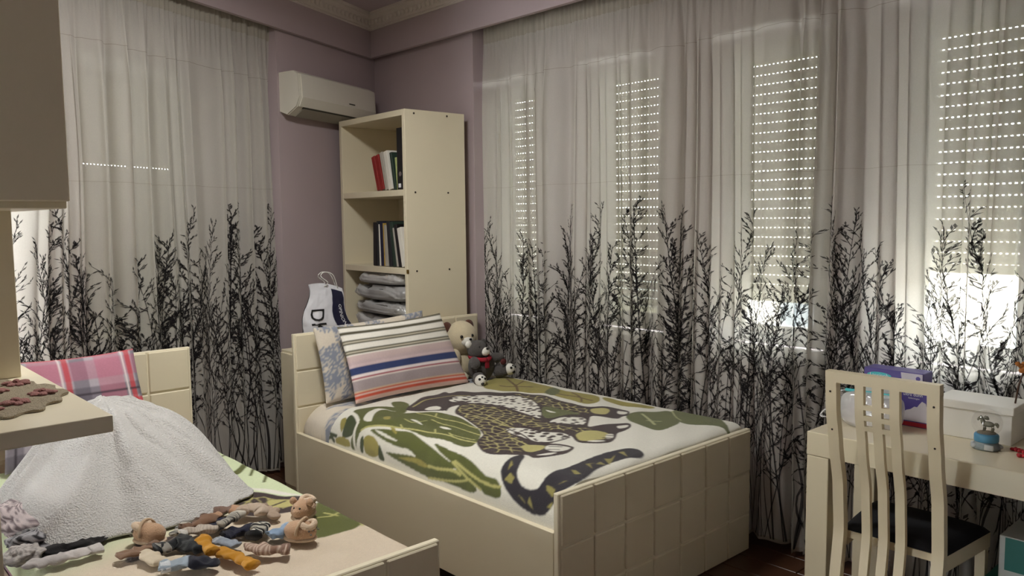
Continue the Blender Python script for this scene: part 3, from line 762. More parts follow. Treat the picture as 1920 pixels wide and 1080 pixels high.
def chaikin(p, closed, n=2):
    for _ in range(n):
        q = []; m = len(p)
        for i in range(m if closed else m - 1):
            a, b = p[i], p[(i + 1) % m]
            q += [(.78 * a[0] + .22 * b[0], .78 * a[1] + .22 * b[1]), (.22 * a[0] + .78 * b[0], .22 * a[1] + .78 * b[1])]
        p = q if closed else [p[0]] + q + [p[-1]]
    return p
def paint_cloth(X, Y, base, polys, lines, extra=()):
    C = np.tile(base, X.shape + (1,)).astype(np.float64) if base.ndim == 1 else base.copy()
    def put(m, c): C[m] = c
    for k, p in polys:
        m = inside(X, Y, chaikin(p, True))
        if not m.any(): continue
        if k == 'voro':
            d1, d2, _ = voronoi(X[m] * .72 + Y[m] * .3, Y[m] * 1.1 - X[m] * .2, 42, 4); e = d2 - d1
            C[m] = np.where((e < 4.2)[:, None], PAL['khaki'], PAL['dark'])
        elif k == 'spots':
            d1, d2, rd = voronoi(X[m], Y[m], 42, 9)
            C[m] = np.where((d1 < 7 + 9 * rd)[:, None], PAL['dark'], PAL['white'])
        elif k == 'tail': put(m, PAL['tail'])
        else:
            put(m, PAL[k])
            if k in ('green', 'sage', 'olive', 'dgreen'):
                d1, d2, rd = voronoi(X[m], Y[m], 60, 2); C[m] *= (.92 + .16 * rd)[:, None]
    for p in extra: put(inside(X, Y, p), PAL['tailk'])
    for k, wd, p in lines:
        p = chaikin(p, False)
        for (xa, ya), (xb, yb) in zip(p[:-1], p[1:]):
            dx, dy = xb - xa, yb - ya; l2 = dx * dx + dy * dy or 1
            t = np.clip(((X - xa) * dx + (Y - ya) * dy) / l2, 0, 1)
            put(np.hypot(X - xa - t * dx, Y - ya - t * dy) < wd * .68, PAL[k])
    return C
def blur(C, n):
    for _ in range(n):
        C[1:-1] = (C[:-2] + 2 * C[1:-1] + C[2:]) / 4; C[:, 1:-1] = (C[:, :-2] + 2 * C[:, 1:-1] + C[:, 2:]) / 4
    return C
def h2(x, y):
    d = np.clip((y - 1.948) / .15, 0, 1); z = .405 + .155 * np.sqrt(1 - (1 - d) ** 2) + .012 * np.clip(y - 2.1, 0, 9)
    e = np.clip((3.158 - y) / .03, 0, 1); z -= .04 * (1 - np.sqrt(1 - (1 - e) ** 2))
    f = np.clip((-1.902 - x) / .05, 0, 1); return z - .03 * (1 - np.sqrt(1 - (1 - f) ** 2)) * np.clip((y - 1.95) / .3, 0, 1)
def h1(x, y):
    e = np.clip((1.385 - y) / .05, 0, 1); z = .515 - .09 * (1 - np.sqrt(1 - (1 - e) ** 2))
    e = np.clip((y - .462) / .05, 0, 1); z = z - .09 * (1 - np.sqrt(1 - (1 - e) ** 2))
    f = np.clip((-1.885 - x) / .06, 0, 1); return z - .05 * (1 - np.sqrt(1 - (1 - f) ** 2))
def unroll2(V):
    """distance across the wide bed's blanket -> plan y; the near side rolls down over the mattress edge"""
    th = math.pi / 2 - (2.098 - V) / .1525
    return np.where(V < 2.098, 1.948 + .15 * (1 - np.cos(np.clip(th, 0, 2))), V)
def cloth(name, label, cat, x0, x1, y0, y1, hf, step, polys, lines, extra, base_fn, edge=None, wr=.004, mat='fleece', nb=1, unroll=None):
    nx, ny = int((x1 - x0) / step), int((y1 - y0) / step)
    X, Y = np.meshgrid(np.linspace(x0, x1, nx + 1), np.linspace(y0, y1, ny + 1))
    V0 = Y
    if unroll is not None: Y = unroll(Y)
    if edge is not None: X = X + edge(Y) * np.clip((x0 + .5 - X) / .5, 0, 1)
    Z = hf(X, Y) + wr * (np.sin(X * 13 + 3 * np.sin(Y * 4)) * np.sin(Y * 9 + 2 * np.sin(X * 5)) * .5 + .5 * np.sin(X * 31 + Y * 23)) * np.clip((V0 - y0) / .25, 0, 1) * np.clip((y1 - V0) / .1, 0, 1)
    C = blur(paint_cloth(X * 1000, V0 * 1000, base_fn(X, Y), polys, lines, extra), nb)
    m = MB(); n = X.size
    top = np.stack([X, Y, Z + .006], -1).reshape(-1, 3)
    me = bpy.data.meshes.new(name)
    idx = np.arange(n).reshape(ny + 1, nx + 1)
    q = np.stack([idx[:-1, :-1], idx[:-1, 1:], idx[1:, 1:], idx[1:, :-1]], -1).reshape(-1, 4)
    # turned-down hem all round
    rim = np.concatenate([idx[0, :], idx[1:, -1], idx[-1, -2::-1], idx[-2:0:-1, 0]])
    low = top[rim].copy(); low[:, 2] -= .008
    k = len(rim); a = rim; b = np.roll(rim, -1); c = n + np.arange(k); d = np.roll(c, -1)
    hem = np.stack([a, c, d, b], -1)
    V = np.concatenate([top, low]); F = np.concatenate([q, hem])
    o_ = V[:, :].mean(0); base = Vector((o_[0], o_[1], V[:, 2].min()))
    V = V - np.array(base)
    me.vertices.add(len(V)); me.vertices.foreach_set('co', V.ravel()); me.loops.add(F.size); me.loops.foreach_set('vertex_index', F.ravel().astype(np.int32))
    me.polygons.add(len(F)); me.polygons.foreach_set('loop_start', np.arange(0, F.size, 4, dtype=np.int32)); me.polygons.foreach_set('use_smooth', np.ones(len(F), bool))
    me.update(calc_edges=True)
    at = me.color_attributes.new('Col', 'FLOAT_COLOR', 'POINT'); cc = np.ones((len(V), 4), np.float32)
    cc[:n, :3] = C.reshape(-1, 3); cc[n:, :3] = C.reshape(-1, 3)[rim]; at.data.foreach_set('color', cc.ravel())
    me.materials.append(MATS[mat]); me.validate()
    o = bpy.data.objects.new(name, me); COL.objects.link(o); o.location = base
    return tag(o, label, cat)

def sheet_leaf(u, v):
    """grey fan leaves on cream cotton, u v in metres"""
    base = np.tile(np.array(lin((214, 204, 188))), u.shape + (1,))
    d = np.zeros(u.shape); u = u % 2.0; v = v % 1.4
    for cx_, cy_, a0 in FANS:
        r = np.hypot(u - cx_, v - cy_); th = np.arctan2(v - cy_, u - cx_) - a0
        m = (r > .012) & (r < .085) & (np.abs(np.arctan2(np.sin(th), np.cos(th))) < 1.7) & (np.sin(th * 21) > .15 + 4 * (r - .06))
        d = np.maximum(d, m)
        m = (r < .075) & (np.abs(np.arctan2(np.sin(th), np.cos(th))) < 1.7); d = np.maximum(d, .35 * m)
    return base * (1 - d[..., None]) + np.array(lin((136, 142, 156))) * d[..., None]
FANS = [(RNG.uniform(0, 2), RNG.uniform(0, 1.4), RNG.uniform(0, 6.28)) for _ in range(150)]
def plaid(u, v):
    g = lin((176, 168, 178)); C = np.tile(np.array(g), u.shape + (1,)).astype(float)
    def band(t, c, w0, w1, period, a):
        m = ((t % period) > w0) & ((t % period) < w1); C[m] = C[m] * (1 - a) + np.array(lin(c)) * a
    band(u, (96, 92, 104), .0, .07, .30, .6); band(v, (92, 86, 98), .0, .065, .24, .6)
    band(u, (196, 92, 118), .11, .24, .30, .42); band(v, (190, 96, 126), .10, .19, .24, .42)
    band(v, (214, 40, 50), .205, .232, .24, .7); band(u, (196, 36, 40), .262, .286, .30, .7)
    band(u, (60, 54, 62), .03, .036, .30, .9); band(v, (60, 54, 62), .03, .035, .24, .9)
    band(u, (236, 224, 224), .247, .256, .30, .8); band(v, (236, 224, 224), .195, .201, .24, .8)
    return C
def mattress(name, label, x0, x1, y0, y1, z0, hf, fn):
    """soft block whose top follows the bedding profile"""
    nx, ny, nr = 150, 90, 5; m = MB()
    ts = np.linspace(0, 1, nx + 1); vs = np.linspace(0, 1, ny + 1)
    for v in vs:
        for u in ts:
            x, y = x0 + (x1 - x0) * u, y0 + (y1 - y0) * v
            e = min(1, min(x - x0, x1 - x) / .045); z = float(hf(np.float64(x), np.float64(y))) - .007 - .05 * (1 - math.sqrt(max(0, 1 - (1 - e) ** 2)))
            m.v.append((x, y, z))
    idx = lambda i, j: j * (nx + 1) + i
    m.f = [(idx(i, j), idx(i + 1, j), idx(i + 1, j + 1), idx(i, j + 1)) for j in range(ny) for i in range(nx)]
    rim = [idx(i, 0) for i in range(nx + 1)] + [idx(nx, j) for j in range(1, ny + 1)] + [idx(i, ny) for i in range(nx - 1, -1, -1)] + [idx(0, j) for j in range(ny - 1, 0, -1)]
    k = len(m.v); m.v += [(m.v[i][0], m.v[i][1], z0) for i in rim]; n = len(rim)
    m.f += [(rim[(i + 1) % n], rim[i], k + i, k + (i + 1) % n) for i in range(n)] + [tuple(k + i for i in range(n))[::-1]]
    P = np.array(m.v); m.c = fn(P[:, 0] + 4 + .4 * P[:, 2], P[:, 1] + .7 * (.55 - P[:, 2]))
    return solid(name, m, 'cotton_print', label, 'mattress', True)
mattress('mattress', 'mattress in a grey fan-leaf fitted sheet on the wide bed', -3.745, -1.905, 1.962, 3.140, .201, h2, sheet_leaf)
mattress('mattress', 'mattress in a plaid sheet on the bed heaped with clothes', -3.735, -1.885, .476, 1.371, .201, h1, plaid)
def base2(X, Y): return np.tile(PAL['white'], X.shape + (1,)).astype(float)
def base1(X, Y):
    t = np.clip((X + 2.75 + .25 * (Y - 1)) / .25, 0, 1)[..., None]; return PAL['paleg'] * (1 - t) + PAL['cream'] * t
cloth('blanket', 'white fleece blanket printed with a leopard and green leaves', 'blanket', -3.45, -1.905, 1.864, 3.158, h2, .0034, PRINT2, LINES2, TAILK, base2,
      edge=lambda Y: .10 * np.clip((2.12 - Y) / .17, 0, 1) ** .7 * .0 - .03 + .02 * np.sin(Y * 7), unroll=unroll2)
cloth('blanket', 'pale green fleece blanket under the heap of socks', 'blanket', -3.62, -1.887, .464, 1.385, h1, .0036, PRINT1, LINES1, (), base1, edge=lambda Y: .06 * (Y - 1.0))

# ------------------------------------------------------------------ pillows
def pillow(name, label, BL, BR, TR, TL, thick, fn, W, H, mat='cotton_print', n=70, sag=.0, seed=1):
    BL, BR, TR, TL = map(Vector, (BL, BR, TR, TL)); nv = int(n * H / W) + 1
    nrm = (BR - BL).cross(TL - BL).normalized()
    vs = []; cs = []; uu = []; vv = []
    for side in (1, -1):
        for j in range(nv + 1):
            for i in range(n + 1):
                u, v = i / n, j / nv
                p = BL * (1 - u) * (1 - v) + BR * u * (1 - v) + TR * u * v + TL * (1 - u) * v
                e = (max(0, 4 * u * (1 - u)) ** .42) * (max(0, 4 * v * (1 - v)) ** .42)
                wr = .006 * mnoise.noise(Vector((u * 7 + seed, v * 6, side))) * e
                # slight inward pull of the edges between the corners
                pull = .025 * ((2 * u - 1) * (1 - (2 * v - 1) ** 2))
                p = p - (BR - BL) * pull * .7 - (TL - BL) * (.03 * (2 * v - 1) * (1 - (2 * u - 1) ** 2))
                vs.append(p + nrm * side * (thick / 2 * e + .003 + wr)); uu.append(u * W); vv.append(v * H)
    N = (n + 1) * (nv + 1); f = []
    for j in range(nv):
        for i in range(n):
            a = j * (n + 1) + i; f.append((a, a + 1, a + n + 2, a + n + 1)); a += N; f.append((a, a + n + 1, a + n + 2, a + 1))
    rim = [i for i in range(n + 1)] + [j * (n + 1) + n for j in range(1, nv + 1)] + [nv * (n + 1) + i for i in range(n - 1, -1, -1)] + [j * (n + 1) for j in range(nv - 1, 0, -1)]
    for a, b in zip(rim, rim[1:] + rim[:1]): f.append((a, a + N, b + N, b))
    m = MB(); m.v = [tuple(p) for p in vs]; m.f = f; m.c = fn(np.array(uu), np.array(vv))
    return solid(name, m, mat, label, 'pillow', True)
STR = [(0, .02, (222, 190, 180)), (.02, .032, (206, 92, 72)), (.032, .04, (226, 196, 186)), (.04, .05, (206, 96, 76)), (.05, .062, (214, 186, 158)), (.062, .115, (172, 158, 160)), (.115, .125, (232, 220, 214)),
       (.125, .130, (160, 70, 84)), (.130, .142, (236, 224, 224)), (.142, .182, (58, 70, 112)), (.182, .205, (214, 192, 194)), (.205, .213, (202, 180, 182)), (.213, .217, (96, 76, 84)), (.217, .25, (206, 184, 182)),
       (.25, .26, (232, 226, 216)), (.26, .268, (86, 82, 66)), (.268, .274, (200, 192, 172)), (.274, .282, (86, 82, 66)), (.282, .312, (236, 232, 222)), (.312, .32, (86, 82, 66)), (.32, .326, (200, 192, 172)),
       (.326, .334, (86, 82, 66)), (.334, .364, (236, 232, 222)), (.364, .372, (86, 82, 66)), (.372, .378, (200, 192, 172)), (.378, .386, (86, 82, 66)), (.386, .408, (236, 232, 222)), (.408, .416, (86, 82, 66)), (.416, .44, (120, 112, 92))]
def stripes(u, v):
    C = np.zeros(v.shape + (3,))
    for a, b, c in STR: C[(v >= a) & (v <= b)] = lin(c)
    return C
pillow('pillow', 'pillow in a grey fan-leaf pillowcase leaning on the headboard', (-3.63, 2.035, .565), (-3.64, 2.70, .565), (-3.71, 2.71, .985), (-3.70, 2.01, .955), .10, lambda u, v: sheet_leaf(u * 1.2, v * 1.2), .72, .42, seed=4)
pillow('pillow', 'pillow with blue, red and olive stripes on the wide bed', (-3.475, 2.115, .578), (-3.475, 2.855, .578), (-3.62, 2.765, .972), (-3.61, 2.10, .958), .115, stripes, .72, .418, n=90, seed=2)
pillow('pillow', 'red and grey plaid pillow against the left headboard', (-3.56, .60, .535), (-3.54, 1.165, .535), (-3.675, 1.125, .955), (-3.67, .62, .955), .14, plaid, .62, .45, seed=8)

# ------------------------------------------------------------------ air conditioner
t = thing('air_conditioner', 'white split air conditioner on the lavender wall above the bookcase', 'air conditioner', pa(-.52, -.04, 2.127), ROTA)
S0, S1 = -.40, .40                                        # local x along the wall, local y = out of the wall is -y
def acp(prof, a, b): return MB().prism(prof, a, b, 'x')
build('body', acp([(0, .02), (0, .25), (-.10, .255), (-.135, .235), (-.142, .10), (-.118, .045), (-.05, .0)], S0, S1), 'ac_white', t, local=True)
build('front_panel', acp([(-.137, .235), (-.141, .236), (-.150, .10), (-.126, .047), (-.120, .052)], S0 + .012, S1 - .012), 'ac_white', t, local=True)
build('vent_flap', acp([(-.118, .040), (-.114, .036), (-.052, -.004), (-.050, .002)], S0 + .06, S1 - .03), 'ac_vent', t, local=True)
build('air_slot', acp([(-.121, .046), (-.118, .039), (-.112, .037), (-.113, .05)], S0 + .05, S1 - .02), 'ac_gap', t, local=True)
for e in (S0 - .012, S1): build('end_cap', acp([(0, .022), (0, .248), (-.10, .253), (-.133, .233), (-.14, .10), (-.116, .047), (-.05, .003)], e, e + .012), 'ac_white', t, local=True)
build('logo', MB().rbox(.085, .150, -.1525, -.145, .115, .122, .002, 1), 'ac_gap', t, local=True)

# ------------------------------------------------------------------ bookcase
BK = Vector((-3.83, 2.70, 0)); BR_ = math.radians(-2.0)
t = thing('bookcase', 'tall cream open bookcase standing in the room corner', 'bookcase', BK, BR_)
BW, BD, BH = .765, .43, 2.137; th = .03
build('side_panel', MB().rbox(-BW, -BW + th, 0, BD, 0, BH - th, .002, 1), 'cream_lacquer', t, local=True)
side = build('side_panel', MB().rbox(-th, 0, 0, BD, 0, BH - th, .002, 1), 'cream_lacquer', t, local=True)
build('top_panel', MB().rbox(-BW, 0, 0, BD, BH - th - .005, BH, .002, 1), 'cream_lacquer', t, local=True)
build('back_panel', MB().box(-BW + th, -th, BD - .012, BD, 0, BH - th), 'cream_lacquer', t, local=True)
for z in (1.642, 1.184, .78, .32): build('shelf', MB().rbox(-BW + th, -th, .002, BD - .012, z, z + .037, .002, 1), 'cream_lacquer', t, local=True)
cap = MB(); cap.lathe([(.0001, 0), (.006, 0), (.006, .0015), (.0001, .002)], 12); cap.v = [(p[2], p[0], p[1]) for p in cap.v]
cme = cap.mesh('screw_cap'); cme.materials.append(MATS['dark_hole'])
for z in (2.115, 1.662, 1.203, .8):
    for y in (.065, .30): inst('screw_cap', cme, side, (0, y, z))
build('corner_bracket', MB().rbox(-.008, .004, -.004, .008, 1.19, 1.215, .002), 'brass', t, local=True)
def book(label, x, z, w_, h, d, lean, mat, y=.03, kind='book', pages=True, cat='book'):
    """x = right-hand foot of the spine in the case's frame; leans to the left by `lean` degrees"""
    c, s = math.cos(BR_), math.sin(BR_)
    o = thing(kind, label, cat, (BK.x + x * c - y * s, BK.y + x * s + y * c, z), BR_)
    a = math.radians(lean); ca, sa = math.cos(a), math.sin(a)
    z0 = 0
    def R(mb): mb.v = [(p[0] * ca - p[2] * sa, p[1], p[0] * (sa) + p[2] * ca + w_ * sa + .001) for p in mb.v]; return mb
    cov = MB().rbox(-w_, -w_ + .003, 0, d, 0, h, .001, 1).rbox(-.003, 0, 0, d, 0, h, .001, 1).rbox(-w_ + .0005, -.0005, -.002, .003, 0, h, .001, 1)
    build('cover', R(cov), mat, o, local=True)
    if pages: build('pages', R(MB().box(-w_ + .003, -.003, .004, d - .006, .004, h - .005)), 'paper', o, local=True)
    return o
Z1 = 1.680
book('red book leaning at the left of the upper shelf', -.325, Z1, .036, .215, .16, 17, 'red_cover')
book('second red book leaning on the grey folders', -.283, Z1, .040, .22, .16, 16, 'red_cover')
book('pale grey folder beside the red books', -.238, Z1, .030, .235, .2, 15, 'grey_cover')
book('white folder leaning beside the dark one', -.190, Z1, .040, .236, .2, 13, 'paper')
book('thin dark green folder leaning on the binder', -.150, Z1, .022, .225, .2, 11, 'green_cover')
book('yellow-green notebook next to the black binder', -.118, Z1, .018, .19, .18, 6, 'lime_paper')
b = book('tall black ring binder on the upper shelf', -.034, Z1, .070, .355, .27, 0, 'black_plastic', y=.012)
ring = MB(); ring.lathe([(.006, 0), (.014, 0), (.014, .002), (.006, .002)], 18); ring.v = [(p[0] - .035, -p[2] - .002, p[1] + .09) for p in ring.v]
build('finger_ring', ring, 'chrome', b, local=True)
build('spine_label', MB().box(-.055, -.03, -.0035, -.0022, .012, .035), 'white_print', b, local=True)
Z2 = 1.222
mid = [('black folder at the left end of the middle shelf', .034, .268, 'black_plastic', -2), ('dark folder second on the middle shelf', .018, .275, 'dark_cover', -1), ('slim white folder on the middle shelf', .010, .255, 'paper', 1),
       ('navy folder on the middle shelf', .030, .27, 'navy_cover', 2), ('thin gold-edged booklet on the middle shelf', .010, .262, 'gold_cover', 2), ('beige folder on the middle shelf', .024, .25, 'grey_cover', 2),
       ('black folder in the centre of the middle shelf', .032, .272, 'dark_cover', 5), ('dark green folder on the middle shelf', .026, .268, 'green_cover', 7), ('slim grey booklet leaning on the middle shelf', .012, .235, 'grey_cover', 10),
       ('black plastic folder leaning on the middle shelf', .030, .255, 'black_plastic', 11), ('white paper booklet at the right end of the middle shelf', .040, .235, 'paper', 12)]
rb, rt = -.43, -.43                                       # right edge of the last book at its foot and near its top
for lb, wd, hh, mt, ln in mid:
    wd *= 1.1; sn = math.sin(math.radians(ln)); cs_ = math.cos(math.radians(ln))
    lf = max(rb + .002, rt + .002 + hh * sn)
    book(lb, lf + wd * cs_, Z2, wd, hh, .21, ln, mt); rb = lf + wd * cs_; rt = rb - hh * sn
def pack(label, zc, h, col, seed, x0=-.66, x1=-.05):
    o = thing('clothes_pack', label, 'clothes bag', (BK.x - .35, BK.y + .18, zc - h / 2), BR_, 'packed clothes on the lower shelf')
    def lump(g, inner):
        m = MB(); n, k = 90, 32; w2 = (x1 - x0) / 2 - inner; d2 = .17 - inner; hh = h / 2 - inner * .6
        for i in range(k + 1):
            ph = math.pi * i / k
            for j in range(n):
                a = 2 * math.pi * j / n; cx_, sx_ = math.cos(a), math.sin(a); r = max(0, math.sin(ph)) ** .35
                X = math.copysign(abs(cx_) ** .45, cx_) * r * w2; Y_ = math.copysign(abs(sx_) ** .5, sx_) * r * d2
                Z = math.copysign(abs(math.cos(ph)) ** .8, math.cos(ph)) * hh
                nz = mnoise.noise(Vector((X * 9 + seed, Y_ * 9, Z * 12))) + .9 * abs(mnoise.noise(Vector((X * 20, Y_ * 20 + seed, Z * 34)))) - .5 * abs(mnoise.noise(Vector((X * 44 + seed, Y_ * 40, Z * 60))))
                m.v.append((X * (1 + .03 * nz) + .0, Y_ * (1 + .16 * nz) - .005, min(h - .001, max(.001, h / 2 + Z * (1 + .3 * nz) + .016 * nz))))
        m.f = [(i * n + j, (i + 1) * n + j, (i + 1) * n + (j + 1) % n, i * n + (j + 1) % n) for i in range(k) for j in range(n)]
        return m
    build('folded_clothes', lump(1, .012), col, o, True, local=True); build('plastic_wrap', lump(1, 0), 'poly', o, True, local=True)
paint('cloth_pale', (182, 176, 170), .9, 30, .15); paint('cloth_dark', (46, 45, 44), .9, 25, .4); paint('cloth_mid', (84, 80, 76), .9, 25, .35)
pack('pale clothes in clear plastic, lowest of the shelf stack', .868, .10, 'cloth_pale', 1)
pack('grey clothes in clear plastic, second from the bottom of the stack', .962, .086, 'cloth_mid', 2)
pack('dark clothes in clear plastic in the middle of the stack', 1.0555, .098, 'cloth_dark', 3)
pack('white clothes in clear plastic on top of the shelf stack', 1.143, .075, 'cloth_pale', 4, -.62, -.06)

# low chest behind the headboard that carries the shopping bag
t = thing('low_chest', 'low cream chest behind the headboard, under the shopping bag', 'chest', (-3.97, 2.30, 0))
build('body', MB().rbox(-4.12, -3.80, 2.04, 2.60, .0, .795, .004), 'cream_lacquer', t)
build('door', MB().rbox(-4.11, -3.81, 2.030, 2.04, .04, .78, .002), 'cream_edge', t)
# shopping bag
t = thing('shopping_bag', 'white plastic shopping bag with a navy stripe behind the headboard', 'bag', (-3.93, 2.25, .795), 0)
def bagp(u, v, side):
    """u across 0..1, v up 0..1; front face looks to +x"""
    tp = 1 - .42 * sm(v * 1.02)
    y = 2.06 + .35 * (.36 + (u - .36) * tp) + .012 * math.sin(v * 9); z = .797 + .355 * v + .018 * math.sin(u * 3 + .4) * v - .02 * u * v
    dp = .055 * (1 - v ** 1.6) * (4 * u * (1 - u)) ** .4 + .004
    cr = .007 * mnoise.noise(Vector((u * 5, v * 6, side * 3))) + .004 * mnoise.noise(Vector((u * 13, v * 15, side)))
    return (-3.93 + side * (dp + cr * (1.5 - v)), y, z)
m = MB().grid(lambda u, v: bagp(u, v, 1), 30, 36)
m2 = MB().grid(lambda u, v: bagp(1 - u, v, -1), 30, 36); m.add(m2.v, m2.f)
m.v[31 * 37:] = m.v[31 * 37:]
build('bag_body', m, 'bag_white', t, True)
def bagf(u, v, e=.0016): q = bagp(u, v, 1); return (q[0] + e, q[1], q[2])
build('navy_stripe', MB().grid(lambda a, b: bagf(.60 + a * (.36 - .02 * b), b * .93, .003), 10, 30), 'bag_navy', t, True)
build('bag_lettering', text_mb('OPINION.CO', .085, lambda x, y: bagf(.80 + y * 1.4, .47 - x * .95, .0055)), 'white_print', t)
build('bag_lettering', text_mb('DK:', .26, lambda x, y: bagf(.24 + y * 1.6, .42 - x * 1.05, .004)), 'black_plastic', t)
for sd in (1, -1):
    pts = catmull([bagp(.42, .95, sd), (-3.93 + sd * .02, 2.225, 1.165), (-3.93 + sd * .015, 2.185, 1.2), (-3.93 + sd * .01, 2.21, 1.222), (-3.93 + sd * .015, 2.26, 1.205), bagp(.85, .97, sd)], 24)
    build('handle', MB().tube(pts, .0028, 6), 'rope', t, True)

# ------------------------------------------------------------------ plush bears
def rot(a, ax='Z'): return Matrix.Rotation(math.radians(a), 3, ax)
t = thing('teddy_bear', 'cream plush bear with brown ears behind the grey bear', 'plush toy', (-3.63, 2.93, .56))
hc = Vector((-3.625, 2.925, .815))
build('body', MB().ball((-3.645, 2.945, .665), (.07, .085, .105), 20, 14), 'plush_cream', t, True)
build('head', MB().ball(hc, (.085, .098, .098), 24, 16, wob=.03), 'plush_cream', t, True)
for sy in (-1, 1): build('ear', MB().ball(hc + Vector((-.03, sy * .083, .06)), (.02, .034, .036), 14, 10, rot(sy * 25, 'X')), 'plush_brown', t, True)
build('muzzle', MB().ball(hc + Vector((.066, -.012, -.015)), (.032, .042, .030), 16, 10), 'plush_white', t, True)
for dy in (-.054, .024): build('eye', MB().ball(hc + Vector((.078, dy - .005, .017)), (.009, .0095, .0095), 10, 8), 'bead_black', t, True)
build('nose', MB().ball(hc + Vector((.096, -.008, -.001)), (.006, .010, .007), 10, 8), 'bead_black', t, True)
for sy in (-1, 1): build('arm', MB().ball((-3.60, 2.945 + sy * .085, .70), (.03, .035, .06), 12, 10), 'plush_cream', t, True)
for sy in (-1, 1): build('leg', MB().ball((-3.585, 2.945 + sy * .06, .593), (.06, .035, .033), 12, 10), 'plush_cream', t, True)

t = thing('teddy_bear', 'dark grey plush bear with red scarf and soccer-ball feet', 'plush toy', (-3.48, 2.97, .56))
build('body', MB().ball((-3.50, 2.97, .652), (.068, .082, .083), 24, 16, wob=.05), 'plush_grey', t, True)
gh = Vector((-3.492, 2.935, .757))
build('head', MB().ball(gh, (.055, .062, .055), 22, 14, wob=.05), 'plush_grey', t, True)
build('muzzle', MB().ball(gh + Vector((.048, .018, -.008)), (.026, .030, .024), 16, 10), 'plush_white', t, True)
build('nose', MB().ball(gh + Vector((.068, .018, .010)), (.007, .009, .006), 10, 8), 'bead_black', t, True)
for sy in (-1, 1): build('ear', MB().ball(gh + Vector((-.005, sy * .055 - .005, .035)), (.014, .022, .022), 12, 8), 'plush_white' if sy < 0 else 'plush_grey', t, True)
for sy in (-.022, .03): build('eye', MB().ball(gh + Vector((.046, sy, .022)), (.005, .005, .005), 8, 6), 'bead_black', t, True)
sc = [(gh.x + .008 + .058 * math.cos(a), gh.y + .012 + .055 * math.sin(a), gh.z - .045 - .008 * math.cos(a)) for a in [i * 2 * math.pi / 24 for i in range(25)]]
build('scarf', MB().tube(sc, .013, 8).rbox(-3.428, -3.420, 2.935, 2.965, .655, .708, .003), 'red_felt', t, True)
for pts in ([(-3.475, 2.895, .70), (-3.44, 2.875, .685), (-3.425, 2.87, .665)], [(-3.475, 3.035, .70), (-3.44, 3.055, .70), (-3.42, 3.058, .685)]):
    build('arm', MB().tube(catmull(pts, 8), [.026, .029, .030, .030, .029, .027, .022, .010], 12), 'plush_grey', t, True)
build('paw_pad', MB().ball((-3.402, 3.055, .682), (.010, .022, .018), 12, 8), 'maroon_felt', t, True)
for base_, foot in (((-3.46, 2.91, .605), (-3.395, 2.872, .600)), ((-3.46, 3.04, .612), (-3.405, 3.098, .633))):
    pts = catmull([base_, tuple((Vector(base_) + Vector(foot)) / 2), foot], 6)
    build('leg', MB().tube(pts, [.03, .034, .036, .036, .034, .03], 14), 'plush_grey', t, True)
    f = Vector(foot); d = Vector((.9, -.32 if foot[1] < 2.95 else .1, .05)).normalized()
    sole = build('foot', MB().ball(f + d * .008, .034, 18, 12), 'plush_white', t, True)
    u = d.cross(Vector((0, 0, 1))).normalized(); v = u.cross(d)
    for a, b, r in ((0, -.014, .010), (.017, .012, .008), (-.016, .013, .008), (.0, .024, .006)):
        q = f + d * .036 * .98 + u * a + v * b; q = f + d * .008 + (q - f - d * .008).normalized() * .033
        build('foot_patch', MB().ball(q, (r, r, r * .9), 10, 8), 'bead_black', sole, True)

# ------------------------------------------------------------------ towel and the heap on the left bed
BT = .524                                                  # top of the left blanket
TC = Vector((-3.13, .845))
RIM = [(0, .53), (22, .60), (33, .58), (60, .44), (90, .385), (125, .36), (160, .34), (180, .33), (215, .34), (250, .36), (270, .335), (300, .42), (330, .57), (345, .56), (360, .53)]
def rimr(a):
    a %= 360
    for (a0, r0), (a1, r1) in zip(RIM[:-1], RIM[1:]):
        if a0 <= a <= a1: return r0 + (r1 - r0) * sm((a - a0) / (a1 - a0))
def towelp(u, v, e=0):
    th = u * 360; R = rimr(th); rho = v
    a = math.radians(th)
    ex_ = 2.1 if 45 < th < 200 else (1.25 if (th < 30 or th > 300) else 1.6)
    ex_ = 1.35 + .8 * sm((th - 25) / 50) * sm((215 - th) / 50) + .25 * sm((th - 225) / 40) * sm((320 - th) / 30)
    h = .335 * (1 - rho ** ex_)
    fold = math.sin(a * 9 + 1.2 * math.sin(a * 3 + 1)) + .5 * math.sin(a * 17 + 2)
    h += .027 * fold * math.sin(math.pi * min(1, rho * 1.02)) * rho
    h += .016 * mnoise.noise(Vector((math.cos(a) * rho * 3.2, math.sin(a) * rho * 3.2, 1.5))) * (1 - rho * .4)
    h += .016 * (abs(mnoise.noise(Vector((math.cos(a) * rho * 5 + 2, math.sin(a) * rho * 5, 4.5)))) - .2) * (1 - rho) ** .3 * min(1, rho * 3)
    wv = mnoise.noise(Vector((math.cos(a) * 2.1, math.sin(a) * 2.1, rho * 1.6)))
    h += .020 * (abs(math.sin(a * 6.5 + 2.2 * wv + rho * .9)) ** .6 - .6) * min(1, rho * 2.2) * (1 - rho ** 3)
    # raised lip at the near left, where the corner is folded over
    lip = math.exp(-((th - 318) / 16) ** 2); h += .055 * lip * math.exp(-((rho - .84) / .13) ** 2)
    r = R * rho * (1 + .035 * fold * rho) + .03 * lip * rho
    x, y = TC.x + math.cos(a) * r, TC.y + math.sin(a) * r
    y = max(y, .40); 
    return (x, y, BT + .008 + max(h, .004) + e)
nu, nv = 260, 70
m = MB()
for e in (0, -.006):
    for j in range(nv + 1):
        for i in range(nu): m.v.append(towelp(i / nu, max(.004, j / nv), e))
N = nu * (nv + 1)
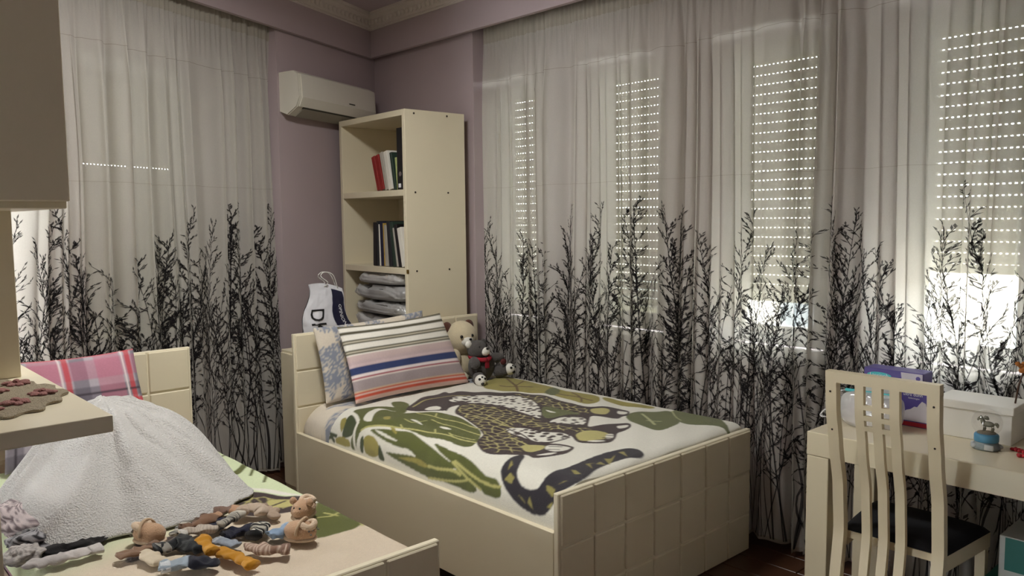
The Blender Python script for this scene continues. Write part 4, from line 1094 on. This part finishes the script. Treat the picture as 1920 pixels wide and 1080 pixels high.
for j in range(nv):
    for i in range(nu):
        a, b, c, d = j * nu + i, j * nu + (i + 1) % nu, (j + 1) * nu + (i + 1) % nu, (j + 1) * nu + i
        m.f.append((a, d, c, b)); m.f.append((a + N, b + N, c + N, d + N))
for i in range(nu): a, b = nv * nu + i, nv * nu + (i + 1) % nu; m.f.append((a, a + N, b + N, b))
m.f.append(tuple(range(nu)))
solid('towel', m, 'towel', 'large white terry towel draped over the heap on the left bed', 'towel', True)

def stripe_fn(ca, cb, n, duty=.5):
    A, B = np.array(lin(ca)), np.array(lin(cb))
    def f(t): return np.where(((t * n) % 1 < duty)[:, None], A, B)
    return f
def plain_fn(c, c2=None, t0=.8):
    A = np.array(lin(c)); B = np.array(lin(c2 or c))
    return lambda t: np.where((t > t0)[:, None], B, A)
def sock(label, pts, r, fn, cuff=None, flat=.6, lift=0, seed=0, name='sock', cat='sock', group='baby socks heaped on the left bed', toe=True):
    r *= .9; flat *= .68
    P = catmull([(p[0], p[1], BT + .012 + r * flat + lift + (p[2] if len(p) > 2 else 0)) for p in pts], 30)
    t = thing(name, label, cat, (P[0].x, P[0].y, BT + .006 + lift), 0, group)
    n = 18; k = len(P)
    rad = []
    for i in range(k):
        u = i / (k - 1)
        q = 1.0 - .18 * math.sin(math.pi * min(1, u * 1.7)) + .22 * math.exp(-((u - .55) / .12) ** 2)
        if toe and u > .8: q *= math.sqrt(max(.0, 1 - ((u - .8) / .2) ** 2)) * .98 + .02
        rad.append(r * q * (1 + .07 * math.sin(u * 23 + seed)))
    m = MB().tube(P, rad, n, flat)
    V = []
    for q in m.v:
        q = Vector(q); V.append(tuple(q + Vector((mnoise.noise(q * 38 + Vector((seed, 0, 0))), mnoise.noise(q * 38 + Vector((0, seed, 7))), .8 * mnoise.noise(q * 42 + Vector((3, 0, seed))))) * r * .42))
    m.v = [(a, b, max(c, BT + .007 + lift)) for a, b, c in V]
    m.c = fn(np.repeat(np.linspace(0, 1, k), n))
    build('sock_body', m, 'knit', t, True)
    if cuff is not None:
        m = MB().tube(P[:6], [x * 1.09 for x in rad[:6]], n, flat * 1.05)
        V = []
        for i, q in enumerate(m.v):
            q = Vector(q); V.append((q.x, q.y, max(q.z + .0012 * math.sin(i * 2.1), BT + .0065 + lift)))
        m.v = V; m.c = np.tile(np.array(lin(cuff)), (len(V), 1)); build('cuff', m, 'knit', t, True)
    return t
def crumple(label, c, rad, col, seed, name='garment', cat='clothes', fold=.35, stripes=None, rotz=0, group='baby clothes heaped on the left bed'):
    m = MB(); n, k = 44, 24; ca, sa = math.cos(rotz), math.sin(rotz); cs = []
    for i in range(k + 1):
        ph = math.pi * i / k
        for j in range(n):
            th = 2 * math.pi * j / n
            d = Vector((math.sin(ph) * math.cos(th), math.sin(ph) * math.sin(th), math.cos(ph)))
            w_ = 1 + fold * (mnoise.noise(d * 1.6 + Vector((seed * 3.1, 0, 0))) + .7 * abs(mnoise.noise(d * 3.4 + Vector((0, seed * 2.3, 0)))) - .3)
            p = Vector((d.x * rad[0] * w_, d.y * rad[1] * w_, d.z * rad[2] * w_))
            m.v.append((c[0] + p.x * ca - p.y * sa, c[1] + p.x * sa + p.y * ca, max(c[2] + p.z, BT + .007)))
            s_ = .5
            if stripes: s_ = 0 if math.sin((p.x * stripes[2] + p.y * stripes[3] + p.z * 60) * 2 * math.pi) > stripes[4] else 1
            cs.append(lin(stripes[0] if s_ == 0 else stripes[1]) if stripes else lin(col))
    m.f = [(i * n + j, (i + 1) * n + j, (i + 1) * n + (j + 1) % n, i * n + (j + 1) % n) for i in range(k) for j in range(n)]
    m.c = np.array(cs)
    return solid(name, m, 'knit', label, cat, True, group=group)

WG, TAUPE, BRN, BLK, NVY, MUS, CRM = (196, 192, 188), (158, 136, 116), (108, 80, 60), (32, 32, 36), (28, 30, 50), (186, 130, 34), (206, 192, 168)
sock('long grey-white sock with grey heel at the near left bed edge', [(-2.52, .655), (-2.518, .56), (-2.536, .452)], .030, plain_fn((196, 190, 188), (176, 170, 168), .5), WG, .55, seed=1)
sock('taupe baby sock beside the round tan bootie', [(-2.43, .785), (-2.412, .725), (-2.425, .66)], .026, plain_fn((132, 104, 84)), (118, 92, 74), .6, seed=2)
sock('black sock with thin white stripes in the middle of the heap', [(-2.365, .765), (-2.37, .83), (-2.27, .862)], .034, stripe_fn((30, 32, 36), (64, 66, 66), 9, .8), (150, 146, 138), .8, seed=3)
sock('cream sock in front of the black sock', [(-2.262, .80), (-2.31, .745), (-2.40, .732)], .026, plain_fn(CRM), CRM, .6, seed=4)
sock('pale blue-grey sock at the front edge of the heap', [(-2.245, .73), (-2.222, .80), (-2.16, .86)], .030, plain_fn((150, 162, 174), (26, 28, 42), .55), (206, 210, 214), .7, seed=5)
sock('mustard yellow sock standing up behind the black sock', [(-2.23, .872), (-2.305, .873), (-2.36, .90)], .022, plain_fn(MUS), (196, 140, 44), .9, .01, seed=6)
sock('mustard yellow sock lying at the front of the heap', [(-2.085, .925), (-2.175, .915), (-2.26, .895)], .024, plain_fn(MUS), (198, 140, 40), .7, seed=7)
sock('long taupe sock behind the black sock', [(-2.455, .87), (-2.47, .945), (-2.505, 1.01)], .026, plain_fn((124, 94, 74), (168, 132, 104), .75), (112, 84, 66), .8, .012, seed=8)
sock('black and white striped sock under the towel edge', [(-2.54, .915), (-2.505, .88), (-2.47, .845)], .020, stripe_fn((28, 28, 30), (206, 202, 190), 11), None, .6, seed=9)
sock('oatmeal sock between the black and navy socks', [(-2.41, .845), (-2.40, .90), (-2.375, .955)], .023, stripe_fn((186, 174, 160), (164, 152, 140), 14), (200, 196, 190), .8, .018, seed=10)
sock('navy sock wedged behind the oatmeal sock', [(-2.425, .95), (-2.445, .985), (-2.466, 1.02)], .025, plain_fn(NVY), NVY, .8, seed=11)
sock('brown striped knit sock at the front right of the heap', [(-2.115, 1.05), (-2.155, .998), (-2.228, .968)], .027, stripe_fn((142, 112, 96), (196, 176, 160), 13, .62), (126, 98, 84), .75, seed=12)
sock('pale blue sock with folded cuff near the booties', [(-2.262, 1.125), (-2.25, 1.085), (-2.245, 1.045)], .028, plain_fn((134, 156, 182)), (168, 186, 206), .8, seed=13)
sock('black and white striped sock beside the pale blue sock', [(-2.265, 1.01), (-2.295, 1.04), (-2.33, 1.078)], .027, stripe_fn((22, 22, 26), (214, 210, 196), 8), (20, 20, 22), .85, .006, seed=14)
sock('long navy sock across the back of the heap', [(-2.345, .955), (-2.345, 1.02), (-2.315, 1.085)], .034, plain_fn((26, 28, 48)), (24, 26, 44), .55, seed=15)
sock('grey striped sock with white toe pointing right', [(-2.37, .955), (-2.395, 1.0), (-2.42, 1.045)], .021, lambda t: np.where((t > .7)[:, None], np.array(lin((190, 184, 172))), stripe_fn((176, 170, 158), (74, 72, 70), 12)(t)), None, .85, .03, seed=16)
sock('light grey-blue sock behind the mustard socks', [(-2.335, .925), (-2.29, .94), (-2.25, .955)], .024, plain_fn((142, 150, 162)), (172, 178, 186), .6, seed=17)
sock('crumpled beige sock at the back of the heap', [(-2.475, 1.065), (-2.515, 1.10), (-2.455, 1.125), (-2.425, 1.10)], .024, plain_fn((184, 166, 148)), (176, 156, 138), .9, .006, seed=18)
sock('dusty brown sock with tan toe by the towel corner', [(-2.57, 1.015), (-2.55, 1.06), (-2.515, 1.085)], .024, plain_fn((124, 100, 88), (188, 150, 122), .6), (116, 92, 80), .8, seed=19)
sock('small beige sock left of the bear-face bootie', [(-2.50, 1.15), (-2.44, 1.155), (-2.385, 1.135)], .021, plain_fn((172, 152, 134)), (150, 130, 114), .85, seed=20)
sock('dark brown sock lying against the towel edge', [(-2.565, .985), (-2.54, .955), (-2.515, .925)], .018, plain_fn((96, 74, 60)), None, .7, seed=21)

# booties
def bootie(label, c, yaw, face, tone):
    t = thing('baby_bootie', label, 'bootie', (c[0], c[1], BT + .006), math.radians(yaw), 'plush booties on the left bed')
    m = MB().ball((0, 0, .030), (.052, .036, .032), 22, 14, wob=.06); build('shoe', m, tone, t, True, local=True)
    build('sole', MB().ball((0, 0, .010), (.054, .037, .010), 22, 10), 'plush_sole', t, True, local=True)
    cu = [(-.026 + .020 * math.cos(a), .020 * math.sin(a), .052 + .004 * math.sin(2 * a)) for a in [i * 2 * math.pi / 20 for i in range(21)]]
    build('collar', MB().tube(cu, .010, 8), 'plush_sole', t, True, local=True)
    if face:
        for s in (-1, 1):
            build('ear', MB().ball((.012, s * .030, .058), (.010, .013, .013), 12, 8), tone, t, True, local=True)
            build('eye', MB().ball((.041, s * .010, .045), (.0035, .0035, .0035), 8, 6), 'bead_black', t, True, local=True)
        build('muzzle', MB().ball((.046, 0, .033), (.012, .016, .012), 12, 8), tone, t, True, local=True)
    else:
        st = [(-.01 + .004 * math.cos(a * 2), .040 * math.cos(a), .030 + .040 * math.sin(a)) for a in [i * math.pi / 14 for i in range(15)]]
        build('strap', MB().tube(st, .0045, 8), 'plush_strap', t, True, local=True)
        dots = MB()
        for i in range(14): dots.ball((-.048 + (i % 3) * .006, -.024 + (i // 3) * .012, .030 + (i % 2) * .010), (.004, .003, .003), 6, 5)
        build('sole_grips', dots, 'grip_grey', t, True, local=True)
    return t
paint('plush_tan', (188, 152, 120), .95, 40, .1, .8, 300, .005, sheen=.3); paint('plush_sole', (206, 184, 160), .95, 40, .08, .6, 300, .004); paint('plush_strap', (184, 160, 132), .9, 40, .05); paint('grip_grey', (120, 116, 112), .6)
bootie('tan plush bootie with a bear face', (-2.355, 1.225), -58, True, 'plush_tan')
bootie('tan plush bootie lying with its dotted sole showing', (-2.19, 1.125), 215, False, 'plush_tan')
bootie('round tan bootie next to the towel', (-2.495, .785), 35, False, 'plush_tan')
# clothes showing beside and under the towel
crumple('pale blue and peach baby vest sticking out right of the towel', (-2.93, 1.135, BT + .028), (.085, .10, .038), (170, 174, 186), 3, fold=.5)
crumple('peach baby top under the pale blue vest', (-2.865, 1.10, BT + .016), (.05, .075, .026), (196, 158, 140), 5, fold=.5)
crumple('dark navy garment under the towel edge by the vest', (-2.80, 1.07, BT + .010), (.075, .06, .02), (26, 28, 36), 7, fold=.4)
crumple('pink and grey striped garment at the left of the towel', (-2.86, .52, BT + .05), (.14, .07, .055), None, 9, stripes=((116, 102, 106), (204, 190, 190), 95, 18, .2), rotz=.2)
crumple('grey garment with black stripes below the towel corner', (-2.71, .54, BT + .028), (.09, .085, .034), None, 12, stripes=((34, 32, 36), (160, 158, 162), 110, 40, .5), rotz=.7)
crumple('dark maroon garment in the shade of the towel fold', (-2.76, .62, BT + .035), (.08, .06, .045), (44, 24, 32), 14)
crumple('ribbed pale grey cuff of a garment at the bed edge', (-2.61, .475, BT + .025), (.05, .055, .028), None, 17, stripes=((150, 144, 142), (190, 184, 180), 140, 20, .1), rotz=.4)
crumple('black garment under the towel at the near edge', (-2.62, .60, BT + .012), (.06, .10, .022), (24, 22, 24), 19)

# ------------------------------------------------------------------ storage unit at the far left
t = thing('storage_unit', 'cream storage unit with a deep shelf at the left edge', 'shelf unit', (-2.25, .0, 0))
for x0 in (-2.70, -1.86):
    for y0 in (.23, -.62): build('leg', MB().rbox(x0, x0 + .06, y0, y0 + .062, 0, 1.064, .003), 'cream_lacquer', t)
build('shelf_board', MB().rbox(-2.72, -1.785, -.64, .501, 1.064, 1.10, .003), 'cream_lacquer', t)
build('back_body', MB().rbox(-2.72, -2.408, -.62, .458, 1.10, 1.535, .002), 'cream_lacquer', t)
build('upper_cabinet', MB().rbox(-2.72, -2.03, -.64, .497, 1.535, 2.62, .003), 'cream_lacquer', t)
for y0, y1 in ((-.635, -.072), (-.066, .499)):
    d = build('cabinet_door', MB().rbox(-2.03, -2.010, y0, y1, 1.551, 2.61, .003), 'cream_lacquer', t)
    build('door_knob', MB().ball((-1.998, -.10 if y0 < -.3 else -.04, 1.75), .012, 12, 8), 'chrome', d, True)
# crocheted doily
t = thing('doily', 'grey-beige crocheted doily with pink roses on the shelf', 'doily', (-2.15, .345, 1.10))
def scal(a): return 1 + .05 * math.cos(a * 14) + .03 * math.sin(a * 5 + 1)
m = MB(); n, k = 112, 14
for lay in (0, 1):
    for i in range(k + 1):
        for j in range(n):
            a = 2 * math.pi * j / n; r = i / k * scal(a)
            z = 1.1012 + (.005 if lay else 0) + (.0022 * math.sin(i * 3.1) * math.cos(a * 28) if lay else 0)
            m.v.append((-2.15 + .235 * r * math.cos(a), .335 + .15 * r * math.sin(a), z))
Q = n * (k + 1)
for i in range(k):
    for j in range(n):
        a, b, c, d = i * n + j, i * n + (j + 1) % n, (i + 1) * n + (j + 1) % n, (i + 1) * n + j
        m.f.append((a, b, c, d)); m.f.append((a + Q, d + Q, c + Q, b + Q))
for j in range(n): a, b = k * n + j, k * n + (j + 1) % n; m.f.append((a, b, b + Q, a + Q))
build('lace', m, 'crochet', t)
for x, y in ((-2.10, .44), (-2.03, .37), (-1.985, .31), (-2.20, .36), (-2.27, .42), (-2.12, .27), (-2.33, .33)):
    m = MB()
    for i in range(7):
        a = i * 2 * math.pi / 7 + x * 30; m.ball((x + .018 * math.cos(a), y + .018 * math.sin(a), 1.109 + .002 * math.sin(i * 2)), (.015, .010, .005), 10, 7, Matrix.Rotation(a, 3, 'Z'))
    m.ball((x, y, 1.113), (.009, .009, .007), 10, 8)
    build('crochet_rose', m, 'crochet_rose', t, True)

# ------------------------------------------------------------------ desk
DX0, DX1, DY0, DY1, DZ = -1.368, .35, 2.692, 3.165, .73
t = thing('desk', 'glossy cream desk with thick top in front of the curtain', 'desk', ((DX0 + DX1) / 2, (DY0 + DY1) / 2, 0))
build('desk_top', MB().rbox(DX0, DX1, DY0, DY1, .645, DZ, .003), 'desk_lacquer', t)
for x in (DX0, DX1 - .082):
    build('leg', MB().rbox(x + .001, x + .082, DY0 + .001, DY0 + .083, 0, .644, .003), 'desk_lacquer', t)
    build('leg', MB().rbox(x + .001, x + .082, DY1 - .083, DY1 - .001, 0, .644, .003), 'desk_lacquer', t)

# ------------------------------------------------------------------ chair
CX0, CX1 = -1.212, -.862
t = thing('chair', 'cream wooden chair with curved back slats and black seat', 'chair', (-1.03, 2.74, 0))
def cy_(z):                                                # profile of the back: leans away at the top, bellies at mid height
    pts = [(0, 2.50), (.22, 2.555), (.45, 2.585), (.60, 2.572), (.75, 2.535), (.88, 2.508), (1.01, 2.50)]
    for (z0, y0), (z1, y1) in zip(pts[:-1], pts[1:]):
        if z <= z1: return y0 + (y1 - y0) * sm((z - z0) / (z1 - z0)) * .5 + (y1 - y0) * ((z - z0) / (z1 - z0)) * .5
    return pts[-1][1]
def strip(x0, x1, z0, z1, th, n=26, dx=0):
    m = MB()
    for i in range(n + 1):
        z = z0 + (z1 - z0) * i / n; y = cy_(z); s = dx * (1 - i / n)
        for a, b in ((x0 + s, y), (x1 + s, y), (x1 + s, y + th), (x0 + s, y + th)): m.v.append((a, b, z))
    m.f = [(i * 4 + j, i * 4 + (j + 1) % 4, (i + 1) * 4 + (j + 1) % 4, (i + 1) * 4 + j) for i in range(n) for j in range(4)] + [(3, 2, 1, 0), (4 * n, 4 * n + 1, 4 * n + 2, 4 * n + 3)]
    return m
W_ = CX1 - CX0
build('leg', strip(CX0, CX0 + .036, 0, .965, .030, 30), 'chair_paint', t, True, sharp=40)
build('leg', strip(CX1 - .036, CX1, 0, .965, .030, 30), 'chair_paint', t, True, sharp=40)
build('top_rail', strip(CX0, CX1, .962, .998, .032, 4), 'chair_paint', t, True, sharp=40)
for a, b in ((.275, .355), (.43, .515), (.585, .67)): build('back_slat', strip(CX0 + a * W_, CX0 + b * W_, .265, .964, .018), 'chair_paint', t, True, sharp=40)
for a, b in ((.355, .43), (.515, .585)):
    for z in (.885, .850, .815): build('crossbar', strip(CX0 + a * W_, CX0 + b * W_, z, z + .016, .014, 2), 'chair_paint', t)
build('back_rail', strip(CX0 + .036, CX1 - .036, .235, .27, .022, 3), 'chair_paint', t)
seat_poly = [(CX0 + .012, 2.622), (CX1 - .008, 2.622), (CX1 + .022, 2.945), (CX0 - .018, 2.945)]
fr = MB().prism(seat_poly, .41, .435, 'z')
q0, q1, q2, q3 = seat_poly
fr.prism([q1, q2, (q2[0] - .022, q2[1]), (q1[0] - .022, q1[1])], .385, .41, 'z').prism([q3, q0, (q0[0] + .022, q0[1]), (q3[0] + .022, q3[1])], .385, .41, 'z').prism([(q3[0] + .022, q3[1] - .022), (q2[0] - .022, q2[1] - .022), (q2[0] - .022, q2[1]), (q3[0] + .022, q3[1])], .385, .41, 'z')
build('seat_frame', fr, 'chair_paint', t)
m = MB().grid(lambda u, v: ((seat_poly[0][0] * (1 - u) + seat_poly[1][0] * u) * (1 - v) + (seat_poly[3][0] * (1 - u) + seat_poly[2][0] * u) * v, 2.624 + .322 * v, .436 + .036 * (max(0, 16 * u * (1 - u) * v * (1 - v)) ** .22)), 24, 24)
build('seat_cushion', m, 'black_fabric', t, True)
for x in (CX0 - .016, CX1 - .012): build('leg', MB().add([(x, 2.905, .385), (x + .032, 2.905, .385), (x + .032, 2.937, .385), (x, 2.937, .385), (x + .004, 2.911, 0), (x + .028, 2.911, 0), (x + .028, 2.935, 0), (x + .004, 2.935, 0)],
      [(0, 1, 2, 3), (7, 6, 5, 4), (0, 4, 5, 1), (1, 5, 6, 2), (2, 6, 7, 3), (3, 7, 4, 0)]), 'chair_paint', t)
for x in (CX0 + .036, CX1 - .036):
    for z in (.93, .80):
        sc_ = MB().ball((CX1 - .016 if x > -1 else CX0 + .016, cy_(z) - .0005, z), (.0035, .0015, .0035), 10, 6); build('screw_cap', sc_, 'dark_hole', t, True)

# ------------------------------------------------------------------ things on the desk
t = thing('storage_box', 'white cardboard storage box with lid on the desk', 'box', (-.92, 3.065, DZ))
BX0, BX1, BY0, BY1 = -1.045, -.795, 2.975, 3.155
build('box_body', MB().rbox(BX0 + .006, BX1 - .006, BY0 + .006, BY1 - .004, DZ + .0005, .835, .002), 'box_white', t)
build('box_lid', MB().rbox(BX0, BX1, BY0, BY1, .832, .86, .003), 'box_white', t)
# snow globe
g = Vector((-.851, 2.90, DZ))
t = thing('snow_globe', 'snow globe with a pewter horse and blue base on the desk', 'snow globe', g)
def G(mb): mb.v = [(g.x + p[0], g.y + p[1], g.z + p[2]) for p in mb.v]; return mb
build('base', G(MB().lathe([(.0001, .0006), (.041, .0006), (.043, .006), (.041, .012), (.036, .018), (.034, .03)], 32)), 'globe_base', t, True)
build('blue_band', G(MB().lathe([(.0342, .024), (.0365, .028), (.0365, .046), (.034, .050), (.030, .052), (.0001, .052)], 32)), 'globe_blue', t, True)
for a in (-2.4, -1.0, .3, 1.7, 3.0): build('base_foot', G(MB().ball((.036 * math.cos(a), .036 * math.sin(a), .010), (.013, .012, .009), 12, 8)), 'globe_silver', t, True)
build('name_plate', G(MB().rbox(.006, .034, -.043, -.038, .004, .022, .002)), 'globe_silver', t)
build('ground', G(MB().lathe([(.0001, .050), (.030, .050), (.027, .055), (.012, .0575), (.0001, .058)], 24)), 'globe_ground', t, True)
h = MB()
h.ball((.004, 0, .082), (.019, .0085, .0095), 16, 10)
for x, y in ((-.008, -.004), (-.006, .004), (.016, -.004), (.018, .004)): h.tube([(x, y, .080), (x + .001, y, .068), (x - .001, y, .057)], [.0042, .003, .0026], 8)
h.tube(catmull([(-.010, 0, .084), (-.014, 0, .094), (-.017, 0, .102)], 8), [.008, .0075, .007, .0065, .006, .0055, .005, .004], 10)
h.tube(catmull([(-.015, 0, .103), (-.022, 0, .099), (-.028, 0, .091)], 6), [.0052, .0055, .005, .0045, .004, .003], 10)
h.tube(catmull([(-.006, 0, .098), (-.002, 0, .104), (.004, 0, .096)], 6), [.006, .007, .007, .006, .005, .003], 8)
h.tube(catmull([(.022, 0, .086), (.030, 0, .084), (.032, 0, .074)], 6), [.003, .005, .006, .0055, .004, .002], 8)
build('horse', G(h), 'horse_pewter', t, True)
build('globe', G(MB().ball((0, 0, .087), .0455, 36, 24)), 'globe_glass', t, True)
def petal(label, x, y, a):
    m = MB()
    for i in range(4): m.ball((x + .008 * math.cos(a + i * 1.6), y + .008 * math.sin(a + i * 1.6), DZ + .0055), (.009, .006, .005), 10, 7, Matrix.Rotation(a + i * 1.6, 3, 'Z'), wob=.2)
    solid('flower', m, 'petal_red', label, 'flower', True)
petal('small red flower by the white box corner', -.775, 2.937, .2); petal('small red flower nearest the desk edge', -.742, 2.873, 1.1); petal('small red flower at the picture edge on the desk', -.752, 2.925, 2.0)
# cartons
def carton(label, x0, x1, y0, y1, z0, z1, mat): 
    t = thing('carton', label, 'carton', ((x0 + x1) / 2, (y0 + y1) / 2, z0)); build('carton_body', MB().rbox(x0, x1, y0, y1, z0 + .0006, z1, .002, 1), mat, t); return t
t = carton('purple carton with red foot band and white pad picture', -1.20, -1.071, 3.012, 3.065, DZ, .868, 'purple_card')
build('red_band', MB().box(-1.1995, -1.0715, 3.0105, 3.0125, DZ + .003, DZ + .018), 'red_print', t)
pp = [(-1.195, .752), (-1.076, .752), (-1.076, .80), (-1.083, .822), (-1.096, .828), (-1.106, .815), (-1.112, .805), (-1.122, .806), (-1.135, .795), (-1.15, .79), (-1.165, .776), (-1.195, .765)]
build('pad_picture', MB().prism(pp, 3.0104, 3.0122, 'y'), 'pad_print', t)
build('carton_lettering', text_mb('ultra dünn', .0165, lambda x, y: (-1.128 + x, 3.0108, .849 + y)), 'white_print', t)
build('carton_lettering', text_mb('Stilleinlagen', .0085, lambda x, y: (-1.124 + x, 3.0108, .836 + y)), 'white_print', t)
t = carton('lying purple carton with teal oval, top one behind the chair', -1.335, -1.118, 3.075, 3.165, .845, .917, 'purple_card')
ov = [( -1.277 + .045 * math.cos(a), .892 + .012 * math.sin(a)) for a in [i * 2 * math.pi / 28 for i in range(28)]]
build('teal_oval', MB().prism(ov, 3.0735, 3.0752, 'y'), 'teal_print', t)
build('carton_lettering', text_mb('Lansinoh', .020, lambda x, y: (-1.277 + x, 3.0731, .892 + y)), 'white_print', t)
build('white_panel', MB().prism([(-1.188, .8465), (-1.1195, .8465), (-1.1195, .914), (-1.197, .914)], 3.0735, 3.0752, 'y'), 'pad_print', t)
cc_ = [(-1.135 + .008 * math.cos(a), .897 + .008 * math.sin(a)) for a in [i * 2 * math.pi / 18 for i in range(18)]]
build('round_mark', MB().prism(cc_, 3.0728, 3.0736, 'y'), 'purple_card', t)
t = carton('white carton with dark bands under the purple one', -1.335, -1.215, 3.08, 3.16, DZ, .844, 'card_white')
for z in (.80, .765): build('dark_band', MB().box(-1.3345, -1.2155, 3.0785, 3.0805, z, z + .012), 'navy_cover', t)
# clear plastic bag of pads and a white bag beside it
def softbox(x0, x1, y0, y1, z0, z1, seed, amp=.012, n=40, k=26, pw=.4):
    m = MB(); cx_, cy2, cz_ = (x0 + x1) / 2, (y0 + y1) / 2, (z0 + z1) / 2
    for i in range(k + 1):
        ph = math.pi * i / k
        for j in range(n):
            a = 2 * math.pi * j / n; r = max(0, math.sin(ph)) ** pw
            q = Vector((math.copysign(abs(math.cos(a)) ** pw, math.cos(a)) * r * (x1 - x0) / 2, math.copysign(abs(math.sin(a)) ** pw, math.sin(a)) * r * (y1 - y0) / 2, math.copysign(abs(math.cos(ph)) ** .6, math.cos(ph)) * (z1 - z0) / 2))
            nz = mnoise.noise(q * 18 + Vector((seed, 0, 0))) + .6 * mnoise.noise(q * 45 + Vector((0, seed, 0)))
            q = q * (1 + amp * 6 * nz); m.v.append((cx_ + q.x, cy2 + q.y, max(z0 + .001, cz_ + q.z)))
    m.f = [(i * n + j, (i + 1) * n + j, (i + 1) * n + (j + 1) % n, i * n + (j + 1) % n) for i in range(k) for j in range(n)]
    return m
t = thing('plastic_pouch', 'clear plastic pouch of white pads seen through the chair back', 'pouch', (-1.23, 2.90, DZ))
build('pads', softbox(-1.315, -1.145, 2.865, 2.935, DZ, .835, 5, .006), 'pad_print', t, True)
build('pouch_film', softbox(-1.335, -1.125, 2.85, 2.95, DZ, .86, 3, .012), 'poly', t, True)
build('zip_strip', MB().rbox(-1.325, -1.135, 2.893, 2.905, .852, .862, .002), 'teal_print', t)
t = thing('plastic_bag', 'crumpled clear plastic bag with looped handle at the desk corner', 'bag', (-1.375, 2.99, DZ))
build('bag_film', softbox(-1.365, -1.245, 2.955, 3.07, DZ, .815, 9, .02), 'poly', t, True)
build('handle', MB().tube(catmull([(-1.335, 2.96, .80), (-1.38, 2.925, .785), (-1.415, 2.90, .755), (-1.405, 2.89, .742), (-1.365, 2.905, .752), (-1.335, 2.945, .775)], 26), [.006 + .002 * math.sin(i) for i in range(26)], 8, .5), 'poly', t, True)
build('handle', MB().tube(catmull([(-1.33, 3.0, .81), (-1.36, 2.985, .835), (-1.40, 2.98, .822), (-1.37, 2.99, .805)], 16), .005, 8, .5), 'poly', t, True)
t = thing('dried_flowers', 'orange-brown dried flower bunch at the picture edge on the white box', 'dried flowers', (-.815, 3.06, .86))
m = MB()
for i in range(14):
    a = i * 2.4; r = .008 + .002 * i; m.ball((-.790 + .7 * r * math.cos(a), 3.06 + .7 * r * math.sin(a), .985 + .013 * math.sin(i * 1.7)), (.008, .008, .008), 9, 7, wob=.3)
build('flower_heads', m, 'dried_orange', t, True)
build('stems', MB().tube([(-.815, 3.06, .8605), (-.808, 3.06, .92), (-.803, 3.06, .97)], .004, 8).tube([(-.822, 3.065, .8605), (-.80, 3.065, .965)], .003, 8), 'brown_stem', t, True) if 'brown_stem' in MATS else build('stems', MB().tube([(-.815, 3.06, .8605), (-.808, 3.06, .92), (-.793, 3.06, .978)], .003, 8), 'floor_wood', t, True)

# ------------------------------------------------------------------ boxes under the desk
t = thing('storage_carton', 'teal box with a grey sleeve, upper box under the desk', 'carton', (-.72, 2.95, .30))
build('carton_body', MB().rbox(-.79, -.58, 2.86, 3.05, .30, .465, .003), 'card_white', t)
build('teal_face', MB().box(-.772, -.60, 2.857, 2.861, .355, .462), 'teal_card', t)
t = thing('storage_carton', 'dark teal box on the floor under the desk', 'carton', (-.72, 2.95, 0))
build('carton_body', MB().rbox(-.84, -.55, 2.85, 3.06, .001, .299, .003), 'teal_card', t)
